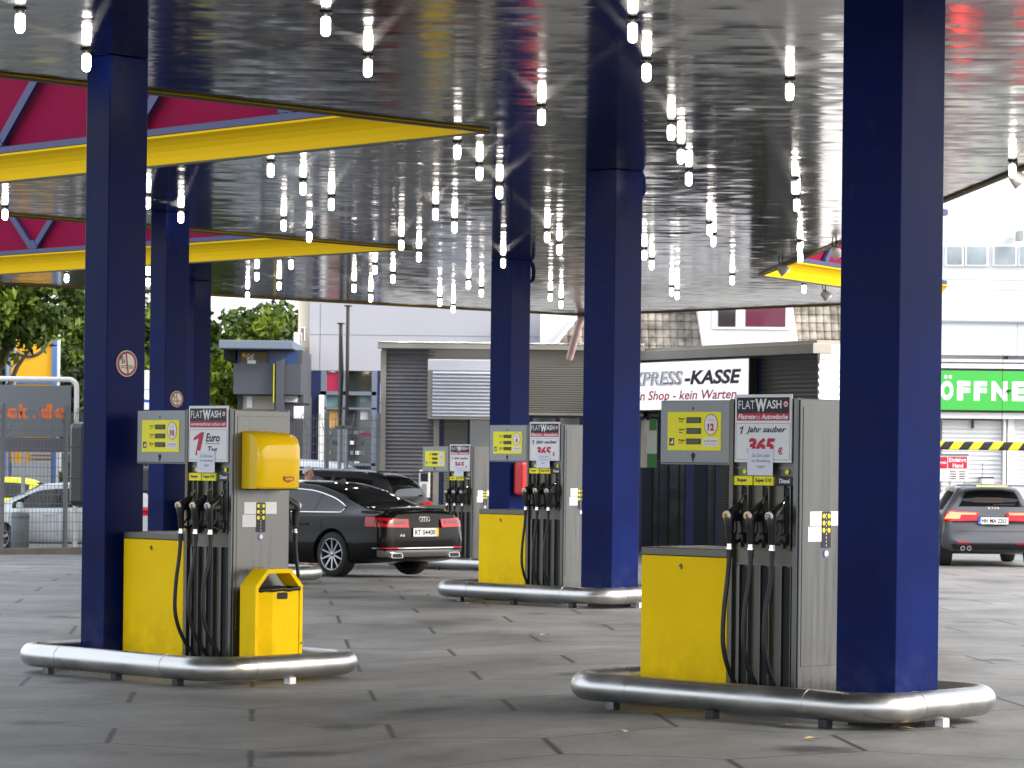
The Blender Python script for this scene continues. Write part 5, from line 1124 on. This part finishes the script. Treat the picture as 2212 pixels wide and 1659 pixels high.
# yellow pylon with blue frame
def pylon():
    P = wall_plane(0, 130, 95); e = tag(empty('yellow_pylon', (P.p0.x, 95, -.5)), 'tall yellow sign pylon with blue frame and dark ring, half behind the left tree', 'sign'); inv = Matrix.Translation((-P.p0.x, -95, .5)); yy = mat('pylon_yellow', (.8, .40, .008), .5); bl = mat('pylon_blue', (.09, .18, .42), .5)
    def part(n_, fn, par=e): mb = MB(); mb.M = inv @ P.M; fn(mb); return mb.build(n_, par)
    part('panel', lambda mb: (P.px(mb, 22, 678, 116, 824, yy, .0, .3), P.px(mb, 22, 828, 116, 1000, yy, .0, .3)))
    part('frame', lambda mb: (P.px(mb, 112, 676, 123, 1060, bl, -.08, .35), P.px(mb, 12, 676, 23, 1060, bl, -.08, .35), P.px(mb, 22, 822, 114, 828, bl, -.06, .3), P.px(mb, 22, 936, 114, 942, bl, -.06, .3), P.px(mb, 123, 676, 126, 1060, white, -.05, .3)))
    def f(mb): x, z = P.at(62, 727); mb.tube([(x + .62 * cos(a * pi / 16), -.03, z + .62 * sin(a * pi / 16)) for a in range(32)], .05, anth, 8, closed=True)
    part('ring', f)
    part('fluted_post', lambda mb: [P.px(mb, a, 690, a + 4, 1060, galv, -.5, -.42) for a in (0, 20, 35)])
    part('louvre', lambda mb: [P.px(mb, 64, 950 + 9 * k, 112, 955 + 9 * k, galv, -.2, -.1) for k in range(12)])
pylon()
def camera_thing():
    p = atY(52, 865, 69); e = tag(empty('security_camera', (p.x, 69, -.4)), 'grey security camera on a post in front of the yellow pylon', 'security camera'); z = p.z + .4
    mb = MB(); mb.tube([(0, 0, 0), (0, 0, z)], .05, galv, 10); mb.build('post', e); mb = MB(); mb.tube([(0, 0, z - .25), (0, 0, z + .08)], .13, galv_dk, 12); mb.tube([(.05, -.1, z + .05), (.2, -.2, z + .08), (.32, -.25, z)], .04, galv_dk, 10); mb.build('housing', e)
    mb = MB(); mb.tube([(.3, -.24, z + .02), (.62, -.35, z - .12)], .075, black, 12); mb.build('lens_tube', e)
camera_thing()
p = atZ(58, 1193, -.42); e = tag(empty('bollard', (p.x, 66.2, -.44)), 'thick grey concrete-coloured bollard before the white hatchback door', 'bollard'); mb = MB(); mb.lathe([(0, 0), (.20, 0), (.20, .90), (.185, .93), (0, .95)], mat('bollard_grey', (.16, .19, .20), .7, var=.1, vs=3), 24); mb.build('post', e)
mb = MB(); mb.lathe([(.203, .80), (.206, .81), (.206, .85), (.203, .86)], galv_dk, 24); mb.build('band', e)
# blue and white logo board seen between the left columns
P = wall_plane(310, 345, 90); inv = Matrix.Translation((-P.p0.x, -90, .5)); e = tag(empty('blue_sign', (P.p0.x, 90, -.5)), 'white sign with a blue oval seen between the two left columns', 'sign'); mb = MB(); mb.M = inv @ P.M
P.px(mb, 305, 800, 350, 885, white, 0, .3); x, z = P.at(324, 855); mb.disc((x, -.01, z), .45, .20, mat('oval_blue', (.02, .08, .5), .5)); mb.disc((x, -.014, z + .03), .40, .15, wht_face); mb.build('board', e)
mb = MB(); mb.M = inv @ P.M; mb.box(.3, .4, .05, .2, -.5, P.at(324, 885)[1], galv); mb.build('post', e)
# low grey neighbour building far left behind the fence (tyre racks)
P = wall_plane(-120, 300, 104); inv = Matrix.Translation((-P.p0.x, -104, .5)); e = tag(empty('low_workshop', (P.p0.x, 104, -.5)), 'low pale workshop behind the parked white hatchback, mostly hidden by fence and trees', 'building')
mb = MB(); mb.M = inv @ P.M; mb.box(0, P.L, 0, 5, -.5, P.at(100, 940)[1], mat('workshop_grey', (.3, .31, .32), .7, var=.1, vs=1)); mb.build('wall', e); mb = MB(); mb.M = inv @ P.M; P.px(mb, 130, 945, 172, 952, white, -.2, -.05); P.px(mb, 135, 975, 172, 979, white, -.2, -.05); P.px(mb, 130, 945, 134, 1020, white, -.2, -.05); mb.build('window_frame', e)
# ================================================================== trees
bark = mat('bark', (.06, .045, .03), .9, bump=.02, bs=12)
def leafmat(n, c): return mat(n, c, .55, var=.35, vs=1.2, spec=.3)
lf = [leafmat('leaf_dark', (.035, .065, .008)), leafmat('leaf_mid', (.085, .13, .012)), leafmat('leaf_light', (.22, .29, .018))]
def tree(label, x, Y, rad, hgt, base, nclump, ls, pal, seed, group=None, crown_z=None, droop=0):
    rnd = random.Random(seed); g = ground(Y); e = tag(empty('tree', (x, Y, g)), label, 'tree', group)
    mb = MB(); mb.tube([(0, 0, -.1), (.05, 0, hgt * .3), (-.05, .1, hgt * .6), (0, 0, hgt * .85)], .2, bark, 10, rs=[.02 * hgt + .05, .016 * hgt + .03, .01 * hgt + .02, .03])
    cl = []
    for k in range(nclump):
        while True:
            a = Vector([rnd.uniform(-1, 1) for _ in range(3)])
            if .25 < a.length < 1: break
        n_ = rnd.uniform(.75, 1.15); c = Vector((a.x * rad * n_, a.y * rad * n_, base + (hgt - base) * (a.z * .5 + .5) * 1.0)); cl.append((c, a.length))
    for c, _ in cl[::max(1, nclump // 14)]:
        s0 = Vector((0, 0, min(hgt * .7, max(hgt * .2, c.z * .6)))); m_ = s0.lerp(c, .5) + Vector((rnd.uniform(-.2, .2), rnd.uniform(-.2, .2), .2)); mb.tube([s0, m_, c], .06, bark, 6, rs=[.012 * hgt, .007 * hgt, .01])
    mb.build('trunk', e)
    mb = MB(); 
    for c, q in cl:
        R = rad * rnd.uniform(.20, .34); m = lf[min(2, max(0, pal + rnd.choice((-1, 0, 0, 1))))]; vs = []; fs = []
        for j in range(rnd.randint(90, 150)):
            d = Vector([rnd.gauss(0, 1) for _ in range(3)]).normalized() * R * rnd.uniform(.35, 1.05); d.z *= .7; p = c + d
            u = Vector([rnd.gauss(0, 1) for _ in range(3)]).normalized(); v = u.orthogonal().normalized(); v = (v * cos(rnd.random() * 6) + u.cross(v) * sin(rnd.random() * 6)).normalized(); w_ = u.cross(v); s_ = ls * rnd.uniform(.6, 1.3)
            i = len(vs); vs += [tuple(p - v * s_), tuple(p + w_ * s_ * .45), tuple(p + v * s_), tuple(p - w_ * s_ * .45)]; fs.append((i, i + 1, i + 2, i + 3))
        mb.add(vs, fs, m)
    mb.build('crown', e); return e
def tp(x, Y): return atY(x, HY, Y).x
tree('leafy dark tree hanging over the yellow pylon at the far left', tp(-8, 82), 82, 2.1, 8.4, 4.9, 75, .15, 0, 1)
tree('green tree filling the gap left of the dark column beside pump 10', tp(190, 100), 100, 1.6, 8.6, .8, 60, .16, 0, 2)
tree('tree visible between the two dark blue left columns', tp(338, 92), 92, 1.9, 7.8, 1.6, 65, .16, 1, 3)
tree('tall dark green tree behind the snack bar roof', tp(575, 118), 118, 3.2, 8.6, 2.2, 80, .2, 0, 5)
tree('tree behind the snack bar, left of the tall dark green one', tp(470, 115), 115, 2.8, 7.7, 2.0, 70, .2, 0, 6)
tree('yellow-green bushy tree just above the snack bar roof', tp(560, 100), 100, 2.2, 6.6, 1.0, 70, .16, 2, 7)
tree('bright yellow-green shrub-like tree beside the snack bar wall', tp(478, 96), 96, 1.2, 5.6, -.2, 60, .14, 2, 8)
tree('dark background tree far left behind the pylon', tp(-40, 110), 110, 3.4, 8.6, 1.5, 80, .2, 0, 9)
tree('dark background tree behind the column beside pump 10', tp(230, 112), 112, 3.6, 8.8, 1.0, 90, .2, 0, 10)
# ------------------------------------------------------------------ fallen leaves on the concrete
lm = mat('dry_leaf', (.5, .38, .16), .7)
rnd = random.Random(5)
for i, (x, y) in enumerate(((1353, 1584), (1958, 1578 + 0), (1698, 1572), (870, 1281), (920, 1288), (1178, 1372), (1010, 1305), (1755, 1600))):
    p = atZ(x, y, .0); p.z = ground(p.y, p.x) + .012; mb = MB(); s_ = .05 + .03 * rnd.random()
    mb.add([(-s_, 0, .0), (-.3 * s_, .5 * s_, .012), (s_, .1 * s_, .004), (.2 * s_, -.5 * s_, .015)], [(0, 1, 2), (0, 2, 3)], lm); o = mb.build('fallen_leaf'); o.location = p; o.rotation_euler = (0, 0, rnd.random() * 6)
    tag(o, 'small dry yellow-brown leaf lying on the concrete slabs', 'leaf', 'dry leaves on the forecourt')
